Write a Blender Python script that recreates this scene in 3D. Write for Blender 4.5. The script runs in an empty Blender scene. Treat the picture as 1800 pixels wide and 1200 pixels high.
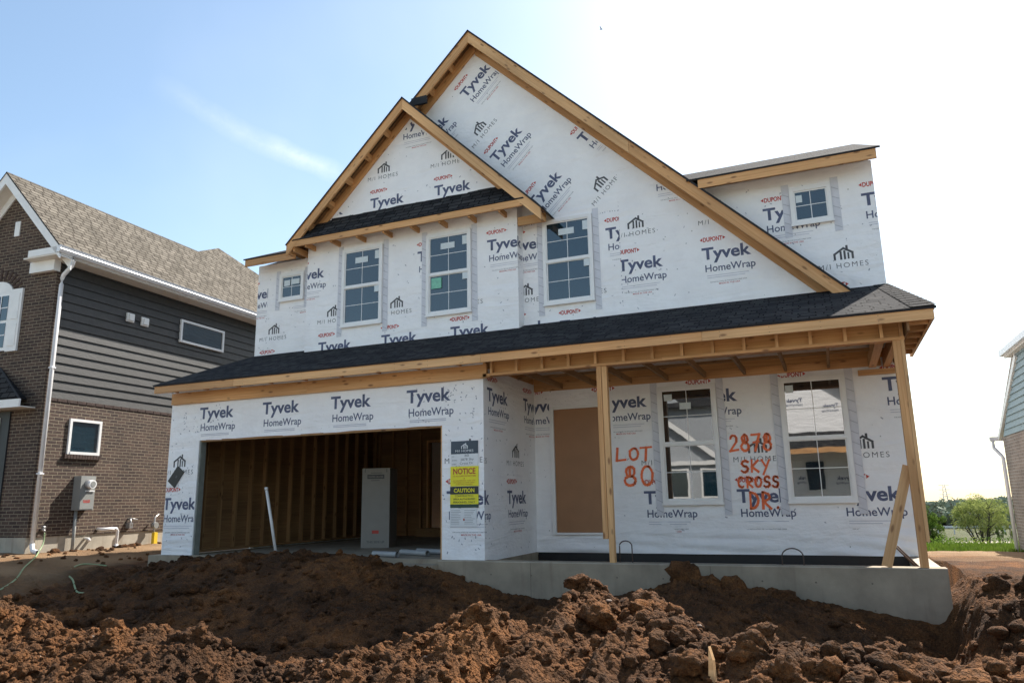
import bpy, bmesh, math, random
import numpy as np
from mathutils import Vector, Matrix, noise as mnoise
random.seed(7)
rng = np.random.default_rng(7)
SC = bpy.context.scene
COL = SC.collection
R = math.radians

# ------------------------------------------------------------------ camera
cam_d = bpy.data.cameras.new('camera'); cam = bpy.data.objects.new('camera', cam_d); COL.objects.link(cam)
cam_d.sensor_width = 36.0
cam_d.lens = 36.0 * 1302.42 / 1800.0
cam_d.clip_start = 0.05; cam_d.clip_end = 6000
CAM = Vector((10.2937, -10.0013, 0.313))
fwd = Vector((-0.38097721, 0.90086985, 0.20806218)); rgt = Vector((0.91941003, 0.39290254, -0.01768597))
upv = rgt.cross(fwd)
cam.matrix_world = Matrix(((rgt.x, upv.x, -fwd.x, CAM.x), (rgt.y, upv.y, -fwd.y, CAM.y), (rgt.z, upv.z, -fwd.z, CAM.z), (0, 0, 0, 1)))
SC.camera = cam

# ------------------------------------------------------------------ sky, sun, exposure
SUN = Vector((0.30, 0.85, 1.0)).normalized()
elev = math.asin(SUN.z); azim = math.atan2(SUN.x, SUN.y)
W = bpy.data.worlds.new('World'); SC.world = W; W.use_nodes = True
wn = W.node_tree.nodes; wl = W.node_tree.links; wn.clear()
wo = wn.new('ShaderNodeOutputWorld'); bg = wn.new('ShaderNodeBackground'); bg.inputs['Strength'].default_value = 0.12
sky = wn.new('ShaderNodeTexSky'); sky.sky_type = 'NISHITA'; sky.sun_disc = False
sky.sun_elevation = elev; sky.sun_rotation = azim; sky.air_density = 1.0; sky.dust_density = 1.2; sky.ozone_density = 1.6
tc = wn.new('ShaderNodeTexCoord')
def wmath(op, a, b=None, c=None, clamp=False):
    q = wn.new('ShaderNodeMath'); q.operation = op; q.use_clamp = clamp
    for k, x in enumerate((a, b, c)):
        if x is None: continue
        if isinstance(x, (int, float)): q.inputs[k].default_value = x
        else: wl.new(x, q.inputs[k])
    return q.outputs[0]
def wdot(v):
    q = wn.new('ShaderNodeVectorMath'); q.operation = 'DOT_PRODUCT'; q.inputs[1].default_value = v; wl.new(tc.outputs['Generated'], q.inputs[0]); return q.outputs['Value']
# thin old vapour trail: a great circle across the sky, broken up by noise, strongest near its lower end
T1 = Vector((-0.725, 0.474, 0.500)).normalized(); T2 = Vector((-0.535, 0.745, 0.400)).normalized()
TN = T1.cross(T2).normalized(); TE = (T2 - T1 * T1.dot(T2)).normalized()
nz = wn.new('ShaderNodeTexNoise'); nz.inputs['Scale'].default_value = 9.0; nz.inputs['Detail'].default_value = 6; nz.inputs['Roughness'].default_value = 0.6; wl.new(tc.outputs['Generated'], nz.inputs['Vector'])
nz3 = wn.new('ShaderNodeTexNoise'); nz3.inputs['Scale'].default_value = 34.0; nz3.inputs['Detail'].default_value = 7; nz3.inputs['Roughness'].default_value = 0.7; wl.new(tc.outputs['Generated'], nz3.inputs['Vector'])
off = wmath('MULTIPLY_ADD', nz.outputs['Fac'], 0.03, -0.015)
across = wmath('ABSOLUTE', wmath('ADD', wdot(TN), off)); along = wdot(TE)
band = wmath('SUBTRACT', 1.0, wmath('DIVIDE', across, 0.016), None, True)
ramp_in = wmath('MULTIPLY', wmath('SUBTRACT', along, 0.09), 4.0, None, True); ramp_out = wmath('MULTIPLY', wmath('SUBTRACT', 0.335, along), 16.0, None, True)
streak = wmath('MULTIPLY', wmath('MULTIPLY', band, wmath('MULTIPLY', ramp_in, ramp_out)), wmath('MULTIPLY', wmath('MULTIPLY', nz.outputs['Fac'], nz3.outputs['Fac']), 1.15))
nz2 = wn.new('ShaderNodeTexNoise'); nz2.inputs['Scale'].default_value = 1.4; nz2.inputs['Detail'].default_value = 5; wl.new(tc.outputs['Generated'], nz2.inputs['Vector'])
veil = wmath('MULTIPLY', wmath('SUBTRACT', nz2.outputs['Fac'], 0.42, None, True), 0.45)
mixc = wn.new('ShaderNodeMixRGB'); mixc.inputs['Color2'].default_value = (7.4, 7.2, 7.0, 1)
tint = wn.new('ShaderNodeMixRGB'); tint.blend_type = 'MULTIPLY'; tint.inputs['Fac'].default_value = 1.0; tint.inputs['Color2'].default_value = (1.0, 1.005, 0.915, 1)
wl.new(sky.outputs[0], tint.inputs['Color1']); wl.new(tint.outputs[0], mixc.inputs['Color1']); wl.new(wmath('ADD', streak, veil), mixc.inputs['Fac'])
wl.new(mixc.outputs[0], bg.inputs['Color']); wl.new(bg.outputs[0], wo.inputs['Surface'])
sl = bpy.data.lights.new('sun', 'SUN'); sun = bpy.data.objects.new('sun', sl); COL.objects.link(sun)
sl.energy = 5.0; sl.angle = R(0.5); sl.color = (1.0, 0.94, 0.86)
sun.rotation_euler = (-SUN).to_track_quat('-Z', 'Y').to_euler()
SC.view_settings.view_transform = 'Standard'; SC.view_settings.look = 'None'; SC.view_settings.gamma = 1.0
SC.view_settings.exposure = 1.12
SC.view_settings.use_curve_mapping = False

# ------------------------------------------------------------------ materials
def new_mat(name):
    m = bpy.data.materials.new(name); m.use_nodes = True
    return m, m.node_tree.nodes, m.node_tree.links, m.node_tree.nodes['Principled BSDF']

def c4(c): return (c[0], c[1], c[2], 1.0)

def plain(name, col, rough=0.6, noise_amt=0.12, noise_scale=6.0, metal=0.0, bump=0.0, bump_scale=40.0, spec=0.5):
    m, n, l, b = new_mat(name)
    t = n.new('ShaderNodeTexCoord'); z = n.new('ShaderNodeTexNoise'); z.inputs['Scale'].default_value = noise_scale; z.inputs['Detail'].default_value = 6
    l.new(t.outputs['Object'], z.inputs['Vector'])
    r = n.new('ShaderNodeValToRGB')
    r.color_ramp.elements[0].position = 0.3; r.color_ramp.elements[1].position = 0.7
    r.color_ramp.elements[0].color = c4([max(0, x * (1 - noise_amt)) for x in col]); r.color_ramp.elements[1].color = c4([min(1, x * (1 + noise_amt)) for x in col])
    l.new(z.outputs['Fac'], r.inputs['Fac']); l.new(r.outputs['Color'], b.inputs['Base Color'])
    b.inputs['Roughness'].default_value = rough; b.inputs['Metallic'].default_value = metal; b.inputs['Specular IOR Level'].default_value = spec
    if bump:
        z2 = n.new('ShaderNodeTexNoise'); z2.inputs['Scale'].default_value = bump_scale; z2.inputs['Detail'].default_value = 5
        l.new(t.outputs['Object'], z2.inputs['Vector'])
        bp = n.new('ShaderNodeBump'); bp.inputs['Strength'].default_value = bump; bp.inputs['Distance'].default_value = 0.02
        l.new(z2.outputs['Fac'], bp.inputs['Height']); l.new(bp.outputs[0], b.inputs['Normal'])
    return m

def wood(name, c1, c2, rough=0.65, knot=True):
    m, n, l, b = new_mat(name)
    uv = n.new('ShaderNodeUVMap'); uv.uv_map = 'UVMap'
    mp = n.new('ShaderNodeMapping'); mp.inputs['Scale'].default_value = (1.2, 38, 1)
    l.new(uv.outputs[0], mp.inputs['Vector'])
    z = n.new('ShaderNodeTexNoise'); z.inputs['Scale'].default_value = 1.0; z.inputs['Detail'].default_value = 6; z.inputs['Distortion'].default_value = 0.8
    l.new(mp.outputs[0], z.inputs['Vector'])
    r = n.new('ShaderNodeValToRGB'); r.color_ramp.elements[0].position = 0.3; r.color_ramp.elements[1].position = 0.72
    r.color_ramp.elements[0].color = c4(c2); r.color_ramp.elements[1].color = c4(c1)
    l.new(z.outputs['Fac'], r.inputs['Fac'])
    # broad board to board tone
    mp3 = n.new('ShaderNodeMapping'); mp3.inputs['Scale'].default_value = (0.35, 1.0, 1); l.new(uv.outputs[0], mp3.inputs['Vector'])
    z3 = n.new('ShaderNodeTexNoise'); z3.inputs['Scale'].default_value = 1.3; z3.inputs['Detail'].default_value = 2; l.new(mp3.outputs[0], z3.inputs['Vector'])
    hs = n.new('ShaderNodeHueSaturation')
    ma = n.new('ShaderNodeMapRange'); ma.inputs['From Min'].default_value = 0.3; ma.inputs['From Max'].default_value = 0.7; ma.inputs['To Min'].default_value = 0.72; ma.inputs['To Max'].default_value = 1.2
    l.new(z3.outputs['Fac'], ma.inputs['Value']); l.new(ma.outputs[0], hs.inputs['Value']); l.new(r.outputs['Color'], hs.inputs['Color'])
    out = hs.outputs['Color']
    if knot:
        mp2 = n.new('ShaderNodeMapping'); mp2.inputs['Scale'].default_value = (3.2, 9.0, 1); l.new(uv.outputs[0], mp2.inputs['Vector'])
        v = n.new('ShaderNodeTexVoronoi'); v.inputs['Scale'].default_value = 1.0; v.inputs['Randomness'].default_value = 1.0; l.new(mp2.outputs[0], v.inputs['Vector'])
        kr = n.new('ShaderNodeValToRGB'); kr.color_ramp.elements[0].position = 0.09; kr.color_ramp.elements[1].position = 0.2
        kr.color_ramp.elements[0].color = (0.8, 0.8, 0.8, 1); kr.color_ramp.elements[1].color = (0, 0, 0, 1)
        l.new(v.outputs['Distance'], kr.inputs['Fac'])
        mx = n.new('ShaderNodeMixRGB'); mx.inputs['Color2'].default_value = c4([c2[0] * .35, c2[1] * .28, c2[2] * .25])
        l.new(kr.outputs['Color'], mx.inputs['Fac']); l.new(out, mx.inputs['Color1']); out = mx.outputs[0]
    l.new(out, b.inputs['Base Color']); b.inputs['Roughness'].default_value = rough
    bp = n.new('ShaderNodeBump'); bp.inputs['Strength'].default_value = 0.15; bp.inputs['Distance'].default_value = 0.004
    l.new(z.outputs['Fac'], bp.inputs['Height']); l.new(bp.outputs[0], b.inputs['Normal'])
    return m

def brick_mat(name, c1, c2, mortar):
    m, n, l, b = new_mat(name)
    uv = n.new('ShaderNodeUVMap'); uv.uv_map = 'UVMap'
    br = n.new('ShaderNodeTexBrick'); br.inputs['Scale'].default_value = 1.0
    br.inputs['Brick Width'].default_value = 0.205; br.inputs['Row Height'].default_value = 0.0677; br.inputs['Mortar Size'].default_value = 0.0075
    br.inputs['Mortar Smooth'].default_value = 0.15; br.inputs['Bias'].default_value = -0.1
    br.inputs['Color1'].default_value = c4(c1); br.inputs['Color2'].default_value = c4(c2); br.inputs['Mortar'].default_value = c4(mortar)
    l.new(uv.outputs[0], br.inputs['Vector'])
    z = n.new('ShaderNodeTexNoise'); z.inputs['Scale'].default_value = 25; z.inputs['Detail'].default_value = 5; l.new(uv.outputs[0], z.inputs['Vector'])
    z2 = n.new('ShaderNodeTexNoise'); z2.inputs['Scale'].default_value = 1.3; z2.inputs['Detail'].default_value = 4; l.new(uv.outputs[0], z2.inputs['Vector'])
    ad = n.new('ShaderNodeMath'); ad.operation = 'ADD'; l.new(z.outputs['Fac'], ad.inputs[0]); l.new(z2.outputs['Fac'], ad.inputs[1])
    ma = n.new('ShaderNodeMapRange'); ma.inputs['From Min'].default_value = 0.7; ma.inputs['From Max'].default_value = 1.3; ma.inputs['To Min'].default_value = 0.75; ma.inputs['To Max'].default_value = 1.3
    l.new(ad.outputs[0], ma.inputs['Value'])
    hs = n.new('ShaderNodeHueSaturation'); l.new(ma.outputs[0], hs.inputs['Value']); l.new(br.outputs['Color'], hs.inputs['Color']); l.new(hs.outputs[0], b.inputs['Base Color'])
    b.inputs['Roughness'].default_value = 0.85
    sb = n.new('ShaderNodeMath'); sb.operation = 'SUBTRACT'; l.new(z.outputs['Fac'], sb.inputs[0]); l.new(br.outputs['Fac'], sb.inputs[1])
    bp = n.new('ShaderNodeBump'); bp.inputs['Strength'].default_value = 0.7; bp.inputs['Distance'].default_value = 0.008
    l.new(sb.outputs[0], bp.inputs['Height']); l.new(bp.outputs[0], b.inputs['Normal'])
    return m

def shingle_mat(name, c1, c2, c3, gap=0.006):
    m, n, l, b = new_mat(name)
    uv = n.new('ShaderNodeUVMap'); uv.uv_map = 'UVMap'
    br = n.new('ShaderNodeTexBrick'); br.inputs['Scale'].default_value = 1.0; br.offset = 0.37; br.squash = 1.35; br.squash_frequency = 3
    br.inputs['Brick Width'].default_value = 0.21; br.inputs['Row Height'].default_value = 0.127; br.inputs['Mortar Size'].default_value = gap
    br.inputs['Mortar Smooth'].default_value = 0.3; br.inputs['Bias'].default_value = 0.0
    br.inputs['Color1'].default_value = c4(c1); br.inputs['Color2'].default_value = c4(c2); br.inputs['Mortar'].default_value = c4(c3)
    l.new(uv.outputs[0], br.inputs['Vector'])
    z = n.new('ShaderNodeTexNoise'); z.inputs['Scale'].default_value = 120; z.inputs['Detail'].default_value = 4; l.new(uv.outputs[0], z.inputs['Vector'])
    z2 = n.new('ShaderNodeTexNoise'); z2.inputs['Scale'].default_value = 3.0; z2.inputs['Detail'].default_value = 5; l.new(uv.outputs[0], z2.inputs['Vector'])
    ad = n.new('ShaderNodeMath'); ad.operation = 'ADD'; l.new(z.outputs['Fac'], ad.inputs[0]); l.new(z2.outputs['Fac'], ad.inputs[1])
    ma = n.new('ShaderNodeMapRange'); ma.inputs['From Min'].default_value = 0.7; ma.inputs['From Max'].default_value = 1.3; ma.inputs['To Min'].default_value = 0.7; ma.inputs['To Max'].default_value = 1.3
    l.new(ad.outputs[0], ma.inputs['Value'])
    hs = n.new('ShaderNodeHueSaturation'); l.new(ma.outputs[0], hs.inputs['Value']); l.new(br.outputs['Color'], hs.inputs['Color']); l.new(hs.outputs[0], b.inputs['Base Color'])
    b.inputs['Roughness'].default_value = 0.95; b.inputs['Specular IOR Level'].default_value = 0.05
    # each course tilts up towards its butt edge
    sp = n.new('ShaderNodeSeparateXYZ'); l.new(uv.outputs[0], sp.inputs[0])
    dv = n.new('ShaderNodeMath'); dv.operation = 'DIVIDE'; dv.inputs[1].default_value = 0.127; l.new(sp.outputs['Y'], dv.inputs[0])
    fr = n.new('ShaderNodeMath'); fr.operation = 'FRACT'; l.new(dv.outputs[0], fr.inputs[0])
    iv = n.new('ShaderNodeMath'); iv.operation = 'SUBTRACT'; iv.inputs[0].default_value = 1.0; l.new(fr.outputs[0], iv.inputs[1])
    a2 = n.new('ShaderNodeMath'); a2.operation = 'MULTIPLY_ADD'; a2.inputs[1].default_value = 0.25; l.new(z.outputs['Fac'], a2.inputs[0]); l.new(iv.outputs[0], a2.inputs[2])
    a3 = n.new('ShaderNodeMath'); a3.operation = 'MULTIPLY_ADD'; a3.inputs[1].default_value = -0.4; l.new(br.outputs['Fac'], a3.inputs[0]); l.new(a2.outputs[0], a3.inputs[2])
    bp = n.new('ShaderNodeBump'); bp.inputs['Strength'].default_value = 0.8; bp.inputs['Distance'].default_value = 0.012
    l.new(a3.outputs[0], bp.inputs['Height']); l.new(bp.outputs[0], b.inputs['Normal'])
    return m

def wrap_mat(name):
    m, n, l, b = new_mat(name)
    uv = n.new('ShaderNodeUVMap'); uv.uv_map = 'UVMap'
    # cap nails and staples: small dots
    v = n.new('ShaderNodeTexVoronoi'); v.inputs['Scale'].default_value = 3.6; l.new(uv.outputs[0], v.inputs['Vector'])
    lt = n.new('ShaderNodeMath'); lt.operation = 'LESS_THAN'; lt.inputs[1].default_value = 0.038; l.new(v.outputs['Distance'], lt.inputs[0])
    v2 = n.new('ShaderNodeTexVoronoi'); v2.inputs['Scale'].default_value = 11.0; l.new(uv.outputs[0], v2.inputs['Vector'])
    lt2 = n.new('ShaderNodeMath'); lt2.operation = 'LESS_THAN'; lt2.inputs[1].default_value = 0.055; l.new(v2.outputs['Distance'], lt2.inputs[0])
    zz = n.new('ShaderNodeTexNoise'); zz.inputs['Scale'].default_value = 0.9; zz.inputs['Detail'].default_value = 2; l.new(uv.outputs[0], zz.inputs['Vector'])
    gt = n.new('ShaderNodeMath'); gt.operation = 'GREATER_THAN'; gt.inputs[1].default_value = 0.56; l.new(zz.outputs['Fac'], gt.inputs[0])
    mu = n.new('ShaderNodeMath'); mu.operation = 'MULTIPLY'; l.new(lt2.outputs[0], mu.inputs[0]); l.new(gt.outputs[0], mu.inputs[1])
    mxm = n.new('ShaderNodeMath'); mxm.operation = 'MAXIMUM'; l.new(lt.outputs[0], mxm.inputs[0]); l.new(mu.outputs[0], mxm.inputs[1])
    # faint mud splash and handling stains
    z = n.new('ShaderNodeTexNoise'); z.inputs['Scale'].default_value = 2.2; z.inputs['Detail'].default_value = 9; z.inputs['Roughness'].default_value = 0.65; l.new(uv.outputs[0], z.inputs['Vector'])
    r = n.new('ShaderNodeValToRGB'); r.color_ramp.elements[0].position = 0.3; r.color_ramp.elements[1].position = 0.62
    r.color_ramp.elements[0].color = (0.845, 0.83, 0.83, 1); r.color_ramp.elements[1].color = (0.91, 0.90, 0.895, 1)
    l.new(z.outputs['Fac'], r.inputs['Fac'])
    mx = n.new('ShaderNodeMixRGB'); mx.inputs['Color2'].default_value = (0.25, 0.25, 0.22, 1)
    dm = n.new('ShaderNodeMath'); dm.operation = 'MULTIPLY'; dm.inputs[1].default_value = 0.75; l.new(mxm.outputs[0], dm.inputs[0])
    l.new(dm.outputs[0], mx.inputs['Fac']); l.new(r.outputs['Color'], mx.inputs['Color1']); l.new(mx.outputs[0], b.inputs['Base Color'])
    b.inputs['Roughness'].default_value = 0.55
    # wrinkles: fine crumple plus long folds
    z3 = n.new('ShaderNodeTexNoise'); z3.inputs['Scale'].default_value = 9; z3.inputs['Detail'].default_value = 8; z3.inputs['Roughness'].default_value = 0.6; l.new(uv.outputs[0], z3.inputs['Vector'])
    mp = n.new('ShaderNodeMapping'); mp.inputs['Scale'].default_value = (0.7, 3.5, 1); mp.inputs['Rotation'].default_value = (0, 0, 0.15); l.new(uv.outputs[0], mp.inputs['Vector'])
    z4 = n.new('ShaderNodeTexNoise'); z4.inputs['Scale'].default_value = 1.0; z4.inputs['Detail'].default_value = 3; z4.inputs['Distortion'].default_value = 1.2; l.new(mp.outputs[0], z4.inputs['Vector'])
    ad = n.new('ShaderNodeMath'); ad.operation = 'MULTIPLY_ADD'; ad.inputs[1].default_value = 2.2; l.new(z4.outputs['Fac'], ad.inputs[0]); l.new(z3.outputs['Fac'], ad.inputs[2])
    bp = n.new('ShaderNodeBump'); bp.inputs['Strength'].default_value = 0.5; bp.inputs['Distance'].default_value = 0.035
    l.new(ad.outputs[0], bp.inputs['Height']); l.new(bp.outputs[0], b.inputs['Normal'])
    return m

def glass_mat(name, tint=(0.03, 0.04, 0.05), spec=1.0, ior=1.9):
    m, n, l, b = new_mat(name)
    t = n.new('ShaderNodeTexCoord'); z = n.new('ShaderNodeTexNoise'); z.inputs['Scale'].default_value = 1.6; z.inputs['Detail'].default_value = 2; l.new(t.outputs['Object'], z.inputs['Vector'])
    r = n.new('ShaderNodeValToRGB'); r.color_ramp.elements[0].color = c4([x * .7 for x in tint]); r.color_ramp.elements[1].color = c4([x * 1.3 for x in tint]); l.new(z.outputs['Fac'], r.inputs['Fac'])
    l.new(r.outputs['Color'], b.inputs['Base Color'])
    b.inputs['Roughness'].default_value = 0.015; b.inputs['IOR'].default_value = ior
    bp = n.new('ShaderNodeBump'); bp.inputs['Strength'].default_value = 0.03; bp.inputs['Distance'].default_value = 0.02
    l.new(z.outputs['Fac'], bp.inputs['Height']); l.new(bp.outputs[0], b.inputs['Normal'])
    return m

def dirt_mat(name):
    m, n, l, b = new_mat(name)
    t = n.new('ShaderNodeTexCoord')
    z = n.new('ShaderNodeTexNoise'); z.inputs['Scale'].default_value = 1.1; z.inputs['Detail'].default_value = 8; z.inputs['Roughness'].default_value = 0.65; l.new(t.outputs['Object'], z.inputs['Vector'])
    r = n.new('ShaderNodeValToRGB'); cr = r.color_ramp
    cr.elements[0].position = 0.28; cr.elements[0].color = (0.036, 0.0195, 0.0105, 1)
    cr.elements[1].position = 0.74; cr.elements[1].color = (0.235, 0.105, 0.038, 1)
    e = cr.elements.new(0.48); e.color = (0.095, 0.045, 0.019, 1)
    l.new(z.outputs['Fac'], r.inputs['Fac'])
    z2 = n.new('ShaderNodeTexNoise'); z2.inputs['Scale'].default_value = 45; z2.inputs['Detail'].default_value = 6; l.new(t.outputs['Object'], z2.inputs['Vector'])
    ma = n.new('ShaderNodeMapRange'); ma.inputs['From Min'].default_value = 0.3; ma.inputs['From Max'].default_value = 0.7; ma.inputs['To Min'].default_value = 0.65; ma.inputs['To Max'].default_value = 1.35
    l.new(z2.outputs['Fac'], ma.inputs['Value'])
    zc = n.new('ShaderNodeTexNoise'); zc.inputs['Scale'].default_value = 7.5; zc.inputs['Detail'].default_value = 5; l.new(t.outputs['Object'], zc.inputs['Vector'])
    rc = n.new('ShaderNodeValToRGB'); rc.color_ramp.elements[0].position = 0.36; rc.color_ramp.elements[1].position = 0.64
    rc.color_ramp.elements[0].color = (0.74, 0.75, 0.77, 1); rc.color_ramp.elements[1].color = (1.22, 1.12, 0.98, 1); l.new(zc.outputs['Fac'], rc.inputs['Fac'])
    mc = n.new('ShaderNodeMixRGB'); mc.blend_type = 'MULTIPLY'; mc.inputs['Fac'].default_value = 1.0; l.new(r.outputs['Color'], mc.inputs['Color1']); l.new(rc.outputs['Color'], mc.inputs['Color2'])
    hs = n.new('ShaderNodeHueSaturation'); l.new(ma.outputs[0], hs.inputs['Value']); l.new(mc.outputs[0], hs.inputs['Color'])
    # dried, paler graded soil and far grass come from the sheet's own zones
    at = n.new('ShaderNodeAttribute'); at.attribute_name = 'zone'
    sp = n.new('ShaderNodeSeparateColor'); l.new(at.outputs['Color'], sp.inputs[0])
    mx = n.new('ShaderNodeMixRGB'); mx.inputs['Color2'].default_value = (0.33, 0.215, 0.12, 1); l.new(sp.outputs[0], mx.inputs['Fac']); l.new(hs.outputs[0], mx.inputs['Color1'])
    zg = n.new('ShaderNodeTexNoise'); zg.inputs['Scale'].default_value = 0.6; zg.inputs['Detail'].default_value = 6; l.new(t.outputs['Object'], zg.inputs['Vector'])
    rg = n.new('ShaderNodeValToRGB'); rg.color_ramp.elements[0].position = 0.3; rg.color_ramp.elements[1].position = 0.7
    rg.color_ramp.elements[0].color = (0.035, 0.055, 0.014, 1); rg.color_ramp.elements[1].color = (0.11, 0.10, 0.045, 1); l.new(zg.outputs['Fac'], rg.inputs['Fac'])
    mg = n.new('ShaderNodeMixRGB'); l.new(sp.outputs[1], mg.inputs['Fac']); l.new(mx.outputs[0], mg.inputs['Color1']); l.new(rg.outputs['Color'], mg.inputs['Color2'])
    l.new(mg.outputs[0], b.inputs['Base Color']); b.inputs['Roughness'].default_value = 0.95; b.inputs['Specular IOR Level'].default_value = 0.2
    z3 = n.new('ShaderNodeTexNoise'); z3.inputs['Scale'].default_value = 70; z3.inputs['Detail'].default_value = 8; z3.inputs['Roughness'].default_value = 0.7; l.new(t.outputs['Object'], z3.inputs['Vector'])
    v3 = n.new('ShaderNodeTexVoronoi'); v3.inputs['Scale'].default_value = 42; l.new(t.outputs['Object'], v3.inputs['Vector'])
    v4 = n.new('ShaderNodeTexVoronoi'); v4.inputs['Scale'].default_value = 95; l.new(t.outputs['Object'], v4.inputs['Vector'])
    h1 = n.new('ShaderNodeMath'); h1.operation = 'MULTIPLY_ADD'; h1.inputs[1].default_value = -1.1; l.new(v3.outputs['Distance'], h1.inputs[0]); l.new(z3.outputs['Fac'], h1.inputs[2])
    h2 = n.new('ShaderNodeMath'); h2.operation = 'MULTIPLY_ADD'; h2.inputs[1].default_value = -0.55; l.new(v4.outputs['Distance'], h2.inputs[0]); l.new(h1.outputs[0], h2.inputs[2])
    bp = n.new('ShaderNodeBump'); bp.inputs['Strength'].default_value = 1.0; bp.inputs['Distance'].default_value = 0.022
    l.new(h2.outputs[0], bp.inputs['Height']); l.new(bp.outputs[0], b.inputs['Normal'])
    return m

def concrete(name, col):
    m, n, l, b = new_mat(name)
    t = n.new('ShaderNodeTexCoord')
    z = n.new('ShaderNodeTexNoise'); z.inputs['Scale'].default_value = 2.4; z.inputs['Detail'].default_value = 9; z.inputs['Roughness'].default_value = 0.6; l.new(t.outputs['Object'], z.inputs['Vector'])
    r = n.new('ShaderNodeValToRGB'); r.color_ramp.elements[0].position = 0.3; r.color_ramp.elements[1].position = 0.7
    r.color_ramp.elements[0].color = c4([x * .72 for x in col]); r.color_ramp.elements[1].color = c4([x * 1.12 for x in col]); l.new(z.outputs['Fac'], r.inputs['Fac'])
    mpz = n.new('ShaderNodeMapping'); mpz.inputs['Scale'].default_value = (5, 5, 0.5); l.new(t.outputs['Object'], mpz.inputs['Vector'])
    zs = n.new('ShaderNodeTexNoise'); zs.inputs['Scale'].default_value = 1.4; zs.inputs['Detail'].default_value = 5; l.new(mpz.outputs[0], zs.inputs['Vector'])
    rs = n.new('ShaderNodeValToRGB'); rs.color_ramp.elements[0].position = 0.55; rs.color_ramp.elements[1].position = 0.72; rs.color_ramp.elements[1].color = (0.45, 0.45, 0.45, 1); l.new(zs.outputs['Fac'], rs.inputs['Fac'])
    mx = n.new('ShaderNodeMixRGB'); mx.inputs['Color2'].default_value = (0.16, 0.11, 0.075, 1); l.new(rs.outputs['Color'], mx.inputs['Fac']); l.new(r.outputs['Color'], mx.inputs['Color1'])
    l.new(mx.outputs[0], b.inputs['Base Color']); b.inputs['Roughness'].default_value = 0.9
    z2 = n.new('ShaderNodeTexNoise'); z2.inputs['Scale'].default_value = 60; z2.inputs['Detail'].default_value = 5; l.new(t.outputs['Object'], z2.inputs['Vector'])
    bp = n.new('ShaderNodeBump'); bp.inputs['Strength'].default_value = 0.3; bp.inputs['Distance'].default_value = 0.006; l.new(z2.outputs['Fac'], bp.inputs['Height']); l.new(bp.outputs[0], b.inputs['Normal'])
    return m

def leaf_mat(name, ca, cb):
    m, n, l, b = new_mat(name)
    t = n.new('ShaderNodeTexCoord'); z = n.new('ShaderNodeTexNoise'); z.inputs['Scale'].default_value = 2.5; z.inputs['Detail'].default_value = 5; l.new(t.outputs['Object'], z.inputs['Vector'])
    r = n.new('ShaderNodeValToRGB'); r.color_ramp.elements[0].position = 0.35; r.color_ramp.elements[1].position = 0.65
    r.color_ramp.elements[0].color = c4(ca); r.color_ramp.elements[1].color = c4(cb); l.new(z.outputs['Fac'], r.inputs['Fac'])
    l.new(r.outputs['Color'], b.inputs['Base Color']); b.inputs['Roughness'].default_value = 0.85; b.inputs['Specular IOR Level'].default_value = 0.08
    tr = n.new('ShaderNodeBsdfTranslucent'); l.new(r.outputs['Color'], tr.inputs['Color'])
    ms = n.new('ShaderNodeMixShader'); ms.inputs[0].default_value = 0.4
    out = n['Material Output']; l.new(b.outputs[0], ms.inputs[1]); l.new(tr.outputs[0], ms.inputs[2]); l.new(ms.outputs[0], out.inputs['Surface'])
    return m

M = {}
M['wrap'] = wrap_mat('house wrap')
M['navy'] = plain('print dark blue', (0.085, 0.10, 0.175), 0.6, 0.25, 9)
M['ink'] = plain('print charcoal', (0.07, 0.07, 0.075), 0.6, 0.2, 9)
M['red'] = plain('print red', (0.50, 0.055, 0.04), 0.6, 0.15, 9)
M['pale'] = plain('print pale grey', (0.50, 0.50, 0.56), 0.6, 0.1, 9)
M['palered'] = plain('print faint red', (0.60, 0.26, 0.24), 0.6, 0.1, 9)
M['orange'] = plain('orange spray paint', (0.88, 0.15, 0.03), 0.5, 0.2, 14)
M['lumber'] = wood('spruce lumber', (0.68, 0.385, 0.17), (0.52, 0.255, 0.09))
M['lumber2'] = wood('spruce lumber pale', (0.72, 0.44, 0.21), (0.57, 0.31, 0.125))
M['osb'] = wood('sheathing board', (0.29, 0.16, 0.065), (0.18, 0.09, 0.036), 0.8, False)
M['ply'] = wood('plywood board', (0.66, 0.36, 0.14), (0.50, 0.25, 0.085), 0.7)
M['shadewood'] = wood('garage stud', (0.38, 0.22, 0.095), (0.26, 0.14, 0.055), 0.75)  # darker copy of new lumber, garage and porch ceiling gloom put into the colour
M['shingle'] = shingle_mat('charcoal shingles', (0.024, 0.024, 0.026), (0.058, 0.056, 0.055), (0.006, 0.006, 0.006), 0.011)
M['tanshingle'] = shingle_mat('weathered wood shingles', (0.115, 0.102, 0.083), (0.18, 0.16, 0.132), (0.05, 0.042, 0.034), 0.018)
M['felt'] = plain('black felt', (0.015, 0.015, 0.017), 0.8, 0.3, 12)
M['vinyl'] = plain('white vinyl', (0.80, 0.79, 0.77), 0.35, 0.03, 5)
M['whitetrim'] = plain('white trim', (0.78, 0.77, 0.75), 0.45, 0.05, 4)
M['alum'] = plain('white aluminium', (0.76, 0.76, 0.77), 0.35, 0.06, 6)
M['soffit'] = plain('soffit panel', (0.72, 0.68, 0.62), 0.55, 0.05, 6)
M['glass'] = glass_mat('window glass', (0.006, 0.024, 0.036), ior=1.9)  # teal base carries some of the blue sky reflection as colour
M['glass_porch'] = glass_mat('porch window glass', (0.02, 0.024, 0.028), ior=2.5)
M['sticker'] = plain('window label', (0.62, 0.68, 0.70), 0.5, 0.05, 20)
M['greensticker'] = plain('green window label', (0.20, 0.50, 0.36), 0.5, 0.15, 20)
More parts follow.
